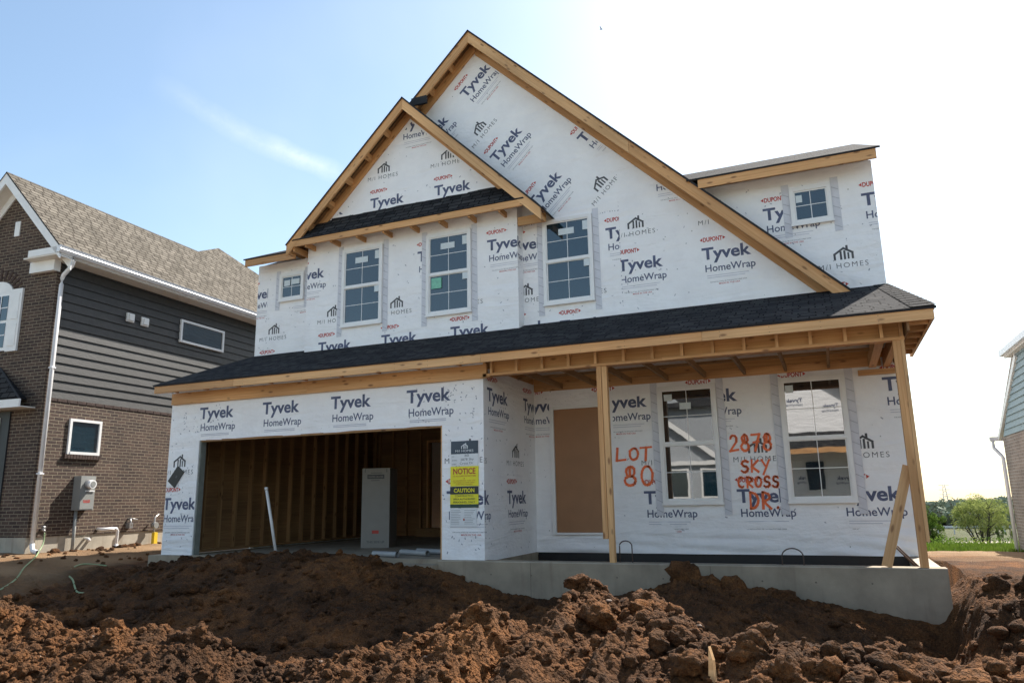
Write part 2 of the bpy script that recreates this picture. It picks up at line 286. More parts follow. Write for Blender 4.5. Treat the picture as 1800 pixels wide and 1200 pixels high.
M['tape'] = plain('flashing tape', (0.62, 0.62, 0.66), 0.5, 0.06, 8)
M['tapeink'] = plain('tape print', (0.36, 0.36, 0.40), 0.5, 0.1, 8)
M['osbdoor'] = plain('brown temporary door', (0.33, 0.165, 0.075), 0.6, 0.08, 3, bump=0.1)
M['concrete'] = concrete('cast concrete', (0.33, 0.275, 0.20))
M['concrete2'] = concrete('pale foundation concrete', (0.44, 0.39, 0.31))
M['conseam'] = plain('concrete joint', (0.16, 0.13, 0.095), 0.9, 0.2, 12)
M['black'] = plain('black damp proofing', (0.008, 0.008, 0.009), 0.45, 0.3, 8)
M['brick'] = brick_mat('brown brick', (0.042, 0.024, 0.018), (0.088, 0.052, 0.036), (0.20, 0.16, 0.11))
M['brickflat'] = plain('brown brick single', (0.05, 0.028, 0.021), 0.85, 0.3, 15, bump=0.4)
M['brick2'] = brick_mat('grey brown brick', (0.22, 0.17, 0.14), (0.30, 0.235, 0.19), (0.38, 0.34, 0.30))
M['siding'] = plain('charcoal siding', (0.040, 0.039, 0.0375), 0.6, 0.15, 9, bump=0.25, bump_scale=30)
M['sidingbrown'] = plain('dark siding', (0.062, 0.058, 0.054), 0.6, 0.15, 9, bump=0.25, bump_scale=30)
M['bluesiding'] = plain('blue grey siding', (0.22, 0.29, 0.31), 0.55, 0.08, 5, bump=0.2, bump_scale=30)
M['greysiding'] = plain('light grey siding', (0.36, 0.38, 0.40), 0.6, 0.06, 5)
M['meter'] = plain('grey meter enamel', (0.27, 0.275, 0.26), 0.5, 0.06, 6)
M['pvc'] = plain('white plastic pipe', (0.78, 0.76, 0.74), 0.35, 0.04, 5)
M['greypvc'] = plain('dull plastic pipe', (0.34, 0.34, 0.33), 0.4, 0.08, 6)
M['yellow'] = plain('yellow paint', (0.80, 0.55, 0.03), 0.5, 0.06, 6)
M['signyellow'] = plain('sign yellow', (0.80, 0.72, 0.02), 0.5, 0.04, 6)
M['signblack'] = plain('sign black', (0.02, 0.022, 0.024), 0.5, 0.1, 6)
M['signnavy'] = plain('sign navy', (0.045, 0.065, 0.09), 0.5, 0.1, 6)
M['paper'] = plain('white paper', (0.74, 0.75, 0.75), 0.6, 0.04, 6)
M['signred'] = plain('sign dark red', (0.42, 0.05, 0.02), 0.5, 0.05, 6)
M['signgreen'] = plain('sign dark green', (0.02, 0.06, 0.045), 0.5, 0.05, 6)
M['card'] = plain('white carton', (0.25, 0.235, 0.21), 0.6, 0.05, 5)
M['hose'] = plain('green hose', (0.24, 0.32, 0.16), 0.5, 0.1, 8)
M['jamb'] = plain('grey green jamb', (0.20, 0.215, 0.19), 0.6, 0.15, 8)
M['rust'] = plain('rusty bar', (0.07, 0.045, 0.035), 0.7, 0.3, 30)
M['steel'] = plain('dull metal', (0.35, 0.34, 0.33), 0.4, 0.1, 12, metal=0.6)
M['dirt'] = dirt_mat('loose brown soil')
M['grass'] = leaf_mat('grass blades', (0.065, 0.12, 0.014), (0.12, 0.18, 0.025))
M['leafpale'] = leaf_mat('pale spring leaves', (0.22, 0.265, 0.07), (0.33, 0.36, 0.12))
M['leafdark'] = leaf_mat('deep green leaves', (0.07, 0.125, 0.018), (0.13, 0.20, 0.034))
M['leaffar'] = plain('far leaves', (0.26, 0.29, 0.21), 0.9, 0.25, 0.4, spec=0.1)  # pale grey green, with distance haze mixed into the leaf colour
M['bark'] = plain('dark bark', (0.06, 0.045, 0.035), 0.9, 0.25, 12)
M['gravel'] = plain('pale gravel', (0.33, 0.28, 0.215), 0.9, 0.15, 3)
M['street'] = plain('street concrete', (0.46, 0.42, 0.36), 0.85, 0.1, 1.5)
M['galv'] = plain('galvanised rail', (0.62, 0.62, 0.62), 0.5, 0.05, 3)

# ------------------------------------------------------------------ mesh builder
class MB:
    """collects shapes; coordinates are in the frame of the thing, less an offset"""
    def __init__(s, off=(0, 0, 0)):
        s.v = []; s.f = []; s.m = []; s.uv = []; s.mats = []; s.smooth = []; s.off = off
    def mi(s, mat):
        if mat not in s.mats: s.mats.append(mat)
        return s.mats.index(mat)
    def face(s, pts, mat, uv=None, smooth=False, base=None):
        i0 = len(s.v); s.v.extend([tuple(p) for p in pts]); s.f.append(list(range(i0, i0 + len(pts)))); s.m.append(s.mi(mat)); s.smooth.append(smooth)
        if uv is None:
            P = [Vector(p) for p in pts]
            nrm = Vector((0, 0, 0))
            for a in range(len(P)):
                q, w = P[a], P[(a + 1) % len(P)]
                nrm += Vector(((q.y - w.y) * (q.z + w.z), (q.z - w.z) * (q.x + w.x), (q.x - w.x) * (q.y + w.y)))
            if nrm.length > 1e-12: nrm.normalize()
            u = Vector((0, 0, 1)).cross(nrm)
            if u.length < 1e-3: u = Vector((1, 0, 0))
            u.normalize(); vv = nrm.cross(u)
            uv = [(p.dot(u), p.dot(vv)) for p in P]
        s.uv.append(uv)
    def hexa(s, c, mat, wood=False):
        """c: 8 corners, 0-3 bottom ring, 4-7 top ring (same order)"""
        c = [Vector(p) for p in c]
        fs = [(0, 3, 2, 1), (4, 5, 6, 7), (0, 1, 5, 4), (1, 2, 6, 5), (2, 3, 7, 6), (3, 0, 4, 7)]
        if wood:
            es = [((c[1] - c[0]).length, (c[1] - c[0])), ((c[3] - c[0]).length, (c[3] - c[0])), ((c[4] - c[0]).length, (c[4] - c[0]))]
            ax = max(es, key=lambda e: e[0])[1].normalized(); ou, ov = random.uniform(0, 60), random.uniform(0, 60)
        for f in fs:
            P = [c[i] for i in f]
            if wood:
                nrm = (P[1] - P[0]).cross(P[2] - P[1])
                if nrm.length > 1e-12: nrm.normalize()
                t = nrm.cross(ax)
                if t.length < 0.1: t = (P[1] - P[0]).normalized()
                s.face(P, mat, [(p.dot(ax) + ou, p.dot(t) + ov) for p in P])
            else: s.face(P, mat)
    def box(s, x0, x1, y0, y1, z0, z1, mat, wood=False):
        s.hexa([(x0, y0, z0), (x1, y0, z0), (x1, y1, z0), (x0, y1, z0), (x0, y0, z1), (x1, y0, z1), (x1, y1, z1), (x0, y1, z1)], mat, wood)
    def beam(s, p0, p1, w, h, mat, side=(0, 1, 0), wood=True):
        """box from p0 to p1 (centre line); w along `side`, h across"""
        p0, p1 = Vector(p0), Vector(p1); d = (p1 - p0).normalized(); sd = Vector(side); sd = (sd - d * sd.dot(d)).normalized(); up = sd.cross(d) if sd.cross(d).z >= 0 else d.cross(sd)
        a, b = sd * (w / 2), up * (h / 2)
        s.hexa([p0 - a - b, p1 - a - b, p1 + a - b, p0 + a - b, p0 - a + b, p1 - a + b, p1 + a + b, p0 + a + b], mat, wood)
    def prism(s, pts, vec, mat, mside=None):
        """polygon pts (any plane) extruded by vec"""
        P = [Vector(p) for p in pts]; vec = Vector(vec); Q = [p + vec for p in P]
        s.face(P, mat); s.face(list(reversed(Q)), mat)
        for i in range(len(P)):
            j = (i + 1) % len(P); s.face([P[j], P[i], Q[i], Q[j]], mside or mat)
    def tube(s, pts, r, mat, n=8, caps=True, r1=None):
        P = [Vector(p) for p in pts]; rings = []
        for i, p in enumerate(P):
            d = (P[min(i + 1, len(P) - 1)] - P[max(i - 1, 0)]).normalized()
            a = d.cross(Vector((0, 0, 1)));
            if a.length < 0.05: a = d.cross(Vector((1, 0, 0)))
            a.normalize(); b = d.cross(a)
            rr = r if r1 is None else r + (r1 - r) * i / max(1, len(P) - 1)
            rings.append([p + (a * math.cos(t) + b * math.sin(t)) * rr for t in [2 * math.pi * k / n for k in range(n)]])
        for i in range(len(P) - 1):
            for k in range(n):
                k2 = (k + 1) % n; s.face([rings[i][k], rings[i][k2], rings[i + 1][k2], rings[i + 1][k]], mat, smooth=True)
        if caps:
            s.face(list(reversed(rings[0])), mat); s.face(rings[-1], mat)
    def cyl(s, p0, p1, r, mat, n=16): s.tube([p0, p1], r, mat, n)
    def mesh(s, name):
        me = bpy.data.meshes.new(name); o = Vector(s.off)
        me.from_pydata([(Vector(p) - o)[:] for p in s.v], [], s.f)
        for m in s.mats: me.materials.append(m)
        uvl = me.uv_layers.new(name='UVMap'); flat = [c for f in s.uv for p in f for c in p]
        uvl.data.foreach_set('uv', flat); me.polygons.foreach_set('material_index', s.m); me.polygons.foreach_set('use_smooth', s.smooth)
        me.update()
        bm = bmesh.new(); bm.from_mesh(me); bmesh.ops.remove_doubles(bm, verts=bm.verts, dist=1e-5); bm.to_mesh(me); bm.free()
        return me
    def build(s, name, parent=None):
        o = bpy.data.objects.new(name, s.mesh(name)); COL.objects.link(o)
        if parent is not None: o.parent = parent
        return o

def tag(o, label, cat, group=None, kind=None):
    if label: o['label'] = label
    if cat: o['category'] = cat
    if group: o['group'] = group
    if kind: o['kind'] = kind
    return o
def thing(name, label, cat, loc=(0, 0, 0), rotz=0.0, group=None):
    o = bpy.data.objects.new(name, None); COL.objects.link(o); o.empty_display_size = 0.2; o.location = loc; o.rotation_euler = (0, 0, rotz)
    return tag(o, label, cat, group)
def single(name, mb, label, cat, group=None, kind=None):
    """a thing that is one mesh: origin at its base"""
    xs = np.array(mb.v); mb.off = (float(xs[:, 0].mean()), float(xs[:, 1].mean()), float(xs[:, 2].min()))
    o = mb.build(name); o.location = mb.off
    return tag(o, label, cat, group, kind)

# ------------------------------------------------------------------ lettering
_glyph = {}
def glyphs(txt, bold=0.0, space=1.0):
    k = (txt, bold, space)
    if k in _glyph: return _glyph[k]
    cu = bpy.data.curves.new('lettering', 'FONT'); cu.body = txt; cu.size = 1.0; cu.space_character = space; cu.offset = bold; cu.resolution_u = 3; cu.fill_mode = 'FRONT'
    ob = bpy.data.objects.new('lettering', cu); COL.objects.link(ob)
    bpy.context.view_layer.update()
    dg = bpy.context.evaluated_depsgraph_get(); me = ob.evaluated_get(dg).to_mesh()
    V = np.array([(v.co.x, v.co.y) for v in me.vertices]); F = [list(p.vertices) for p in me.polygons]
    ob.evaluated_get(dg).to_mesh_clear(); bpy.data.objects.remove(ob); bpy.data.curves.remove(cu)
    _glyph[k] = (V, F); return V, F

def clip_poly(P, planes):
    for (a, b, c) in planes:                     # keep a*u + b*v <= c
        out = []
        for i in range(len(P)):
            p, q = P[i], P[(i + 1) % len(P)]; dp = a * p[0] + b * p[1] - c; dq = a * q[0] + b * q[1] - c
            if dp <= 0: out.append(p)
            if (dp < 0 < dq) or (dq < 0 < dp):
                t = dp / (dp - dq); out.append((p[0] + (q[0] - p[0]) * t, p[1] + (q[1] - p[1]) * t))
        P = out
        if len(P) < 3: return []
    return P

class Face2D:
    """a flat surface with its own (u, v) coordinates in metres, to print on"""
    def __init__(s, mb, origin, u, v, lift=0.002, ang=0.0):
        s.mb = mb; s.o = Vector(origin); s.u = Vector(u); s.v = Vector(v); s.n = s.u.cross(s.v); s.lift = lift
    def poly(s, P, mat, clip=(), lift=None):
        P = clip_poly(P, clip)
        if len(P) < 3: return
        L = s.lift if lift is None else lift
        s.mb.face([s.o + s.u * p[0] + s.v * p[1] + s.n * L for p in P], mat)
    def text(s, txt, u, v, width, cap, mat, clip=(), bold=0.0, ang=0.0, lift=None, center=False, space=1.0):
        V, F = glyphs(txt, bold, space)
        x0, x1 = V[:, 0].min(), V[:, 0].max(); ch = 0.729 if True else 1
        sx = width / (x1 - x0); sy = cap / ch; c, q = math.cos(ang), math.sin(ang)
        for f in F:
            P = []
            for i in f:
                a = (V[i, 0] - x0) * sx; b = V[i, 1] * sy
                if center: a -= width / 2
                P.append((u + a * c - b * q, v + a * q + b * c))
            s.poly(P, mat, clip, lift)
    def rect(s, u0, u1, v0, v1, mat, clip=(), lift=None): s.poly([(u0, v0), (u1, v0), (u1, v1), (u0, v1)], mat, clip, lift)
    def stroke(s, pts, w, mat, clip=(), closed=False, lift=None):
        n = len(pts)
        for i in range(n if closed else n - 1):
            a = Vector(pts[i]); b = Vector(pts[(i + 1) % n]); d = (b - a)
            if d.length < 1e-6: continue
            d.normalize(); t = Vector((-d.y, d.x)) * (w / 2); e = d * (w * 0.45)
            L = (s.lift if lift is None else lift) + i * 0.00015
            s.poly([tuple(a - e - t), tuple(b + e - t), tuple(b + e + t), tuple(a - e + t)], mat, clip, L)

def xf(u, v, ang):
    c, q = math.cos(ang), math.sin(ang)
    return lambda a, b: (u + a * c - b * q, v + a * q + b * c)

def logo_tyvek(S, u, v, clip=(), ang=0.0, parts='DTHS'):
    """one repeat of the wrap print; (u, v) is the left end of the big word's baseline"""
    X = xf(u, v, ang)
    if 'D' in parts:
        S.text('DUPONT', *X(0.035, 0.305), 0.31, 0.075, M['red'], clip, 0.035, ang)
        for e, d in ((0.025, -1), (0.352, 1)):
            S.poly([X(e, 0.312), X(e + d * 0.045, 0.342), X(e, 0.372)][::d], M['red'], clip)
    if 'T' in parts: S.text('Tyvek', *X(0, 0), 0.78, 0.205, M['navy'], clip, 0.028, ang)
    if 'H' in parts: S.text('HomeWrap', *X(0.04, -0.215), 0.79, 0.125, M['navy'], clip, 0.012, ang)
    if 'S' in parts:
        for k, (b, a0, a1) in enumerate(((-0.29, 0.06, 0.72), (-0.325, 0.06, 0.66))):
            S.poly([X(a0, b), X(a1, b), X(a1, b + 0.009), X(a0, b + 0.009)], M['pale'], clip)
        S.text('FOR INSTALLATION, SEE THE MANUFACTURER GUIDE', *X(0.1, -0.405), 0.58, 0.017, M['ink'], clip, 0, ang)
        S.text('MADE IN THE USA', *X(0.24, -0.445), 0.33, 0.026, M['red'], clip, 0.01, ang)

def icon_house(S, X, w, mat, clip=()):
    h = w * 0.72
    def P(a, b): return X(a * w, b * h)
    t = 0.05 * w * 2
    S.stroke([P(0.03, 0.0), P(0.03, 0.42), P(0.52, 0.86), P(0.97, 0.45), P(0.97, 0.0)], t * 1.15, mat, clip)
    S.stroke([P(0.70, 0.70), P(0.70, 1.0)], t * 1.2, mat, clip)
    S.stroke([P(0.36, 0.0), P(0.36, 0.55)], t * 1.1, mat, clip); S.stroke([P(0.56, 0.0), P(0.56, 0.60)], t * 1.1, mat, clip); S.stroke([P(0.75, 0.0), P(0.75, 0.42)], t * 0.9, mat, clip)

def logo_builder(S, u, v, clip=(), ang=0.0, icon=True, word=True):
    X = xf(u, v, ang)
    if word: S.text('M/I HOMES', *X(0.0, 0.0), 0.70, 0.085, M['ink'], clip, -0.008, ang, None, False, 1.28)
    if icon: icon_house(S, lambda a, b: X(0.235 + a, 0.145 + b), 0.27, M['ink'], clip)

def clipbox(u0, u1, v0, v1): return [(-1, 0, -u0), (1, 0, u1), (0, -1, -v0), (0, 1, v1)]

def dots(S, n, u0, u1, v0, v1, mat, clip=()):
    for k in range(n):
        a, b = random.uniform(u0, u1), random.uniform(v0, v1); w = random.uniform(0.008, 0.02); h = random.uniform(0.004, 0.009); t = random.uniform(0, 3)
        X = xf(a, b, t); S.poly([X(-w, -h), X(w, -h), X(w, h), X(-w, h)], mat, clip)

# ================================================================== GROUND
def smooth(a, b, x): t = np.clip((x - a) / (b - a), 0, 1); return t * t * (3 - 2 * t)
CR = [(4.2, -6.45, -.36), (4.90, -6.43, -.38), (5.26, -6.43, -.40), (5.65, -6.43, -.42), (6.02, -6.43, -.48), (6.46, -6.43, -.47), (6.68, -6.43, -.43), (6.91, -6.43, -.53), (7.06, -6.43, -.58), (7.37, -6.43, -.47), (7.60, -6.43, -.51), (7.75, -6.43, -.46), (8.0, -6.2, -.45), (8.11, -5.9, -.39), (8.24, -5.85, -.33), (8.40, -5.85, -.32),
      (8.50, -5.45, -.40), (8.51, -5.28, -.38), (8.62, -5.28, -.26), (8.70, -5.28, -.17), (8.81, -5.28, -.17), (8.89, -5.28, -.23), (9.04, -5.28, -.30), (9.15, -5.28, -.19), (9.26, -5.28, -.26), (9.55, -5.85, -.33), (9.67, -6.09, -.37), (9.91, -6.09, -.38), (10.08, -6.09, -.37), (10.30, -6.09, -.36), (10.45, -6.09, -.34), (10.62, -6.09, -.35), (10.86, -6.09, -.37), (11.2, -6.09, -.36), (12.5, -6.1, -.4), (16, -6.1, -.6)]
CRa = np.array(CR)
ZH = np.array([(-3, -.62), (-1, -.75), (-.5, -.74), (0, -.62), (.8, -.46), (2.1, -.41), (2.9, -.38), (3.5, -.43), (4.0, -.45), (4.3, -.55), (4.7, -.58), (5.17, -.76), (5.6, -.86), (6.1, -.98), (6.5, -1.03), (7.6, -1.0), (8.1, -.85), (8.45, -.64), (8.8, -.60), (9.25, -.76), (9.64, -.80), (9.82, -.9), (10.35, -1.04), (10.86, -1.2), (11.3, -1.42), (11.6, -1.1), (12.2, -.72), (13, -.66), (16, -.72)])
_tabs = {}
def _tab(seed, shape):
    k = (seed, shape)
    if k not in _tabs: _tabs[k] = np.random.default_rng(seed).random(shape)
    return _tabs[k]
def vnoise(X, Y, s, seed):
    """smooth value noise"""
    T = _tab(seed, (256, 256))
    u, v = X / s, Y / s; i, j = np.floor(u).astype(int), np.floor(v).astype(int); a, b = u - i, v - j; a = a * a * (3 - 2 * a); b = b * b * (3 - 2 * b)
    g = lambda p, q: T[p % 256, q % 256]
    return (g(i, j) * (1 - a) + g(i + 1, j) * a) * (1 - b) + (g(i, j + 1) * (1 - a) + g(i + 1, j + 1) * a) * b - 0.5
def clods(X, Y, s, seed, fill=0.62):
    """lumpy heaps: rounded, tilted bumps on a jittered grid"""
    J = _tab(seed, (128, 128, 6)); X = X + 0.25 * s * vnoise(X, Y, s * .5, seed + 5); Y = Y + 0.25 * s * vnoise(X, Y, s * .5, seed + 6)
    i, j = np.floor(X / s).astype(int), np.floor(Y / s).astype(int); H = np.zeros_like(X)
    for di in (-1, 0, 1):
        for dj in (-1, 0, 1):
            q = J[(i + di) % 128, (j + dj) % 128]
            cx, cy = (i + di + q[..., 0]) * s, (j + dj + q[..., 1]) * s; rad = s * (0.35 + 0.45 * q[..., 2])
            an = q[..., 5] * 3.14; dx, dy = X - cx, Y - cy; e1 = dx * np.cos(an) + dy * np.sin(an); e2 = (-dx * np.sin(an) + dy * np.cos(an)) * 1.35
            d = np.sqrt(e1 * e1 + e2 * e2) / rad
            b = np.sqrt(np.clip(1 - d ** 2.6, 0, 1)) * rad * (0.55 + 0.5 * q[..., 4]) * (q[..., 3] < fill)
            b = b * (1 + 0.35 * e1 / rad)
            H = np.maximum(H, b)
    return H
def ground_base(X, Y):
    yc = np.interp(X, CRa[:, 0], CRa[:, 1]); zc = np.interp(X, CRa[:, 0], CRa[:, 2]); zh = np.interp(X, ZH[:, 0], ZH[:, 1])
    front = np.maximum(zc + (Y - yc) * 0.24, -1.15)
    # behind the crest: falls into the trench, climbs to the house
    d = Y - yc
    tr = -1.08 + 0.05 * np.sin(X * 1.3) - 0.42 * smooth(9.0, 10.6, X)
    t1 = smooth(0.0, 1.3, d); back1 = zc * (1 - t1) + tr * t1
    t2 = smooth(-3.6, -0.7, Y); back = back1 * (1 - t2) + zh * t2
    near = np.where(Y < yc, front, back)
    # left yard stays level
    yard = -0.53 - 0.22 * smooth(-4.0, -1.2, X)
    kl = (1 - smooth(-1.2, 0.4, X)) * smooth(-4.6, -2.6, Y)
    near = near * (1 - kl) + yard * kl
    # past the house front the lot is level, then falls away to the back
    lot = -0.64 - 0.055 * np.clip(Y - 3, 0, 7) - 0.03 * np.clip(Y - 10, 0, 4) - 0.078 * np.clip(Y - 14, 0, 26) - 0.03 * np.clip(Y - 40, 0, 30) - 0.035 * np.clip(Y - 70, 0, 165) - 0.008 * np.clip(Y - 235, 0, 900)
    lot = np.where(X < 0, -0.53 - 0.22 * smooth(-4.0, -1.2, X) - 0.02 * np.clip(Y - 3, 0, 60), lot)
    kb = smooth(-0.45, 0.25, Y)
    kin = (X > 5.3) & (X < 11.6) & (Y > -0.2) & (Y < 2.3)
    z = near * (1 - kb) + np.where(kin, -0.95, np.where((X > -0.95) & (X < 11.5), -0.68 - 0.03 * np.clip(Y, 0, 30), lot)) * kb
    # the right hand bank
    kr = smooth(11.2, 11.7, X) * smooth(-1.9, -0.25, Y)
    z = np.where(Y < 0.5, z * (1 - kr) + (-0.63) * kr, z)
    # street side, behind the camera
    z = np.where(Y < -9.3, -1.2, np.where(Y < 1.0, np.maximum(z, -1.6), z))
    return z
def ground_z(X, Y, detail=True):
    X = np.asarray(X, float); Y = np.asarray(Y, float); z = ground_base(X, Y)
    if not detail: return z
    yc = np.interp(X, CRa[:, 0], CRa[:, 1])
    pile = smooth(1.6, 0.4, np.abs(Y - yc + 0.3)) * smooth(2.5, 4.0, X)
    loose = smooth(0.3, -0.6, Y) * smooth(-2.6, -0.6, X + 0.35 * (Y + 3)) * (Y > -12)
    bank = smooth(11.3, 11.6, X) * smooth(1.0, 0.0, Y) * smooth(-4, -2, Y)
    fl = np.clip(1 - smooth(-0.1, 0.4, Y), 0, 1)
    k = np.clip(np.maximum(np.maximum(pile, 0.95 * loose), 0.9 * bank), 0, 1)
    rough = vnoise(X, Y, 0.9, 1) * 0.12 + vnoise(X, Y, 0.33, 2) * 0.08 + vnoise(X, Y, 0.12, 3) * 0.055 + vnoise(X, Y, 0.05, 4) * 0.03 + vnoise(X, Y, 0.027, 9) * 0.018
    c = 0.40 * clods(X, Y, 0.30, 11, 0.22) + 0.6 * clods(X, Y, 0.15, 12, 0.36) + 0.85 * clods(X, Y, 0.075, 13, 0.6) + 0.9 * clods(X, Y, 0.038, 14, 0.7)
    g = vnoise(X, Y, 0.017, 8) * 0.010
    z = z + k * (rough + 0.62 * c - 0.075 + g)
    z = z + (1 - k) * (vnoise(X, Y, 1.7, 21) * 0.05 + vnoise(X, Y, 0.4, 22) * 0.03 + vnoise(X, Y, 0.12, 23) * 0.014) * (Y < 40)
    return z
def axis(*segs):
    out = []
    for a, b, st in segs: out.append(np.arange(a, b, st))
    return np.concatenate(out)
gx = np.concatenate([-np.geomspace(1500, 12.5, 26), axis((-12, 4.0, 0.07), (4.0, 12.2, 0.011), (12.2, 17, 0.06)), np.geomspace(17.2, 1500, 30)])
gy = np.concatenate([-np.geomspace(1500, 10.2, 18), axis((-10, -7.2, 0.08), (-7.2, -4.9, 0.011), (-4.9, 0.6, 0.026), (0.6, 1.2, 0.06), (1.2, 14, 0.12)), np.geomspace(14.3, 1600, 50)])
GX, GY = np.meshgrid(gx, gy); GZ = ground_z(GX, GY)
nx, ny = len(gx), len(gy)
me = bpy.data.meshes.new('ground')
V = np.stack([GX, GY, GZ], -1).reshape(-1, 3).astype(np.float32)
idx = np.arange(nx * ny).reshape(ny, nx); Q = np.stack([idx[:-1, :-1], idx[:-1, 1:], idx[1:, 1:], idx[1:, :-1]], -1).reshape(-1, 4)
me.vertices.add(len(V)); me.vertices.foreach_set('co', V.ravel()); me.loops.add(Q.size); me.loops.foreach_set('vertex_index', Q.ravel().astype(np.int32))
me.polygons.add(len(Q)); me.polygons.foreach_set('loop_start', np.arange(0, Q.size, 4, dtype=np.int32)); me.polygons.foreach_set('loop_total', np.full(len(Q), 4, np.int32))
me.polygons.foreach_set('use_smooth', np.ones(len(Q), bool)); me.update(calc_edges=True)
za = me.color_attributes.new('zone', 'FLOAT_COLOR', 'POINT')
dry = smooth(-4.5, -1.0, GY) * (1 - smooth(-1.6, -0.5, GX + 0.4 * (GY + 2))) * 0.75 + smooth(2.0, 4.5, GY) * (GX > 11) * 0.9
dry = np.clip(dry + 0.6 * vnoise(GX, GY, 0.8, 31) * (dry > 0.05), 0, 1)
green = smooth(9.3, 9.7, GY + 0.5 * vnoise(GX, GY, 0.7, 32)) * (GX > 4) + smooth(13.5, 14.5, GY); green = np.clip(np.maximum(green, smooth(-14, -18, GY)), 0, 1)
za.data.foreach_set('color', np.stack([dry, green, 0 * dry, 0 * dry + 1], -1).astype(np.float32).ravel())
me.materials.append(M['dirt'])
ground = bpy.data.objects.new('ground', me); COL.objects.link(ground); tag(ground, 'bare brown soil of the building lot running out to a green valley', 'ground', kind='structure')

# loose lumps on the heap
def lump_mesh(seed, sub):
    bm = bmesh.new(); bmesh.ops.create_icosphere(bm, subdivisions=sub, radius=1.0); o = Vector((seed * 3.1, seed * 1.7, seed * 2.3))
    for v in bm.verts:
        p = v.co.copy(); d = 1 + 0.55 * mnoise.noise(p * 1.1 + o) + 0.30 * mnoise.noise(p * 2.6 + o) + 0.16 * mnoise.noise(p * 6 + o) + (0.12 * mnoise.noise(p * 12 + o) + 0.07 * mnoise.noise(p * 22 + o) if sub > 2 else 0)
        v.co = p * d
    vs = np.array([v.co[:] for v in bm.verts]); fs = np.array([[v.index for v in f.verts] for f in bm.faces]); bm.free(); return vs, fs
protos = {1: [lump_mesh(k + 60, 1) for k in range(8)], 2: [lump_mesh(k + 1, 2) for k in range(8)], 3: [lump_mesh(k + 20, 3) for k in range(8)], 4: [lump_mesh(k + 40, 4) for k in range(5)]}
LV, LF = [], []; nv = 0
LQ = []
def add_lump(x, y, r, sub, sink=0.35): LQ.append((x, y, r, sub, sink))
def make_lump(x, y, r, sub, sink, z):
    global nv
    vs, fs = protos[sub][random.randrange(len(protos[sub]))]
    A = Matrix.Rotation(random.uniform(0, 6.28), 3, 'Z') @ Matrix.Rotation(random.uniform(-.6, .6), 3, 'X')
    w = (vs * np.array([random.uniform(.8, 1.35), random.uniform(.8, 1.1), random.uniform(.6, 1.0)]) * r) @ np.array(A).T
    w = w + np.array([x, y, z + r * (0.5 - sink)])
    LV.append(w); LF.append(fs + nv); nv += len(w)
for k in range(9500):
    x = random.uniform(4.3, 11.8); yc = float(np.interp(x, CRa[:, 0], CRa[:, 1])); y = yc + random.gauss(-0.25, 0.45)
    if y < -7.4: continue
    r = min(0.055, 0.0085 * math.exp(random.gauss(0, 0.7))); add_lump(x, y, r, 1 if r < 0.011 else (2 if r < 0.026 else 3))
for k in range(2600):
    x = random.uniform(-0.5, 12.5); y = random.uniform(-4.6, -0.4); r = min(0.08, 0.017 * math.exp(random.gauss(0, 0.65))); add_lump(x, y, r, 2)
for k in range(70):
    x = random.uniform(8.9, 11.7); y = float(np.interp(x, CRa[:, 0], CRa[:, 1])) + random.gauss(-0.05, 0.25); add_lump(x, y, random.uniform(0.03, 0.075), 3)
for x, y, r in [(5.2, -6.35, .11), (5.5, -6.45, .09), (6.65, -6.38, .13), (7.62, -6.3, .11), (8.3, -5.9, .14), (8.74, -5.3, .12), (8.95, -5.6, .16), (9.2, -5.35, .14), (9.62, -6.35, .13), (9.9, -6.1, .13), (10.05, -6.35, .16), (10.28, -6.05, .12), (10.5, -6.15, .17), (10.72, -6.3, .15), (8.2, -6.55, .10), (9.3, -6.2, .12), (10.84, -6.05, .13), (7.3, -6.75, .10), (6.2, -6.6, .10)]:
    add_lump(x, y, r * 0.62, 4, 0.5)
for x, y, r in [(11.05, -1.6, .20), (11.0, -1.9, .13), (9.05, -.45, .17), (9.6, -.5, .14), (8.5, -.5, .2), (7.6, -2.2, .16), (4.45, -.55, .10), (3.2, -.6, .10), (11.75, -.5, .12), (12.1, -.7, .15), (12.6, -.4, .13)]:
    add_lump(x, y, r, 3, 0.4)
for k in range(170): add_lump(random.uniform(-0.3, 7.5), random.uniform(-4.2, -0.4), random.uniform(0.035, 0.11), 3, random.uniform(.3, .5))
for k in range(60): add_lump(random.uniform(11.6, 14), random.uniform(-2.2, 0.6), random.uniform(0.03, 0.11), 2)
for k in range(60): add_lump(random.uniform(-3.9, -1.2), random.uniform(-1.2, 1.6) if k < 25 else 0.7 + random.uniform(-.9, 1.2), random.uniform(0.012, 0.05), 2)
for k in range(30):
    s_ = random.uniform(0.1, 3.4); add_lump(-3.9 - 0.061 * s_ + random.uniform(0, .25), -.2 + s_, random.uniform(0.03, 0.09), 2)
LZ = ground_z(np.array([q[0] for q in LQ]), np.array([q[1] for q in LQ]))
for q, z_ in zip(LQ, LZ): make_lump(*q, float(z_))
lv = np.concatenate(LV); lf = np.concatenate(LF)
me = bpy.data.meshes.new('dirt_clods'); me.from_pydata(lv.tolist(), [], lf.tolist()); me.polygons.foreach_set('use_smooth', np.ones(len(lf), bool)); me.materials.append(M['dirt']); me.update()
cl = bpy.data.objects.new('dirt_clods', me); COL.objects.link(cl); tag(cl, 'loose lumps of brown soil strewn over the heap and trench', 'soil', kind='stuff')
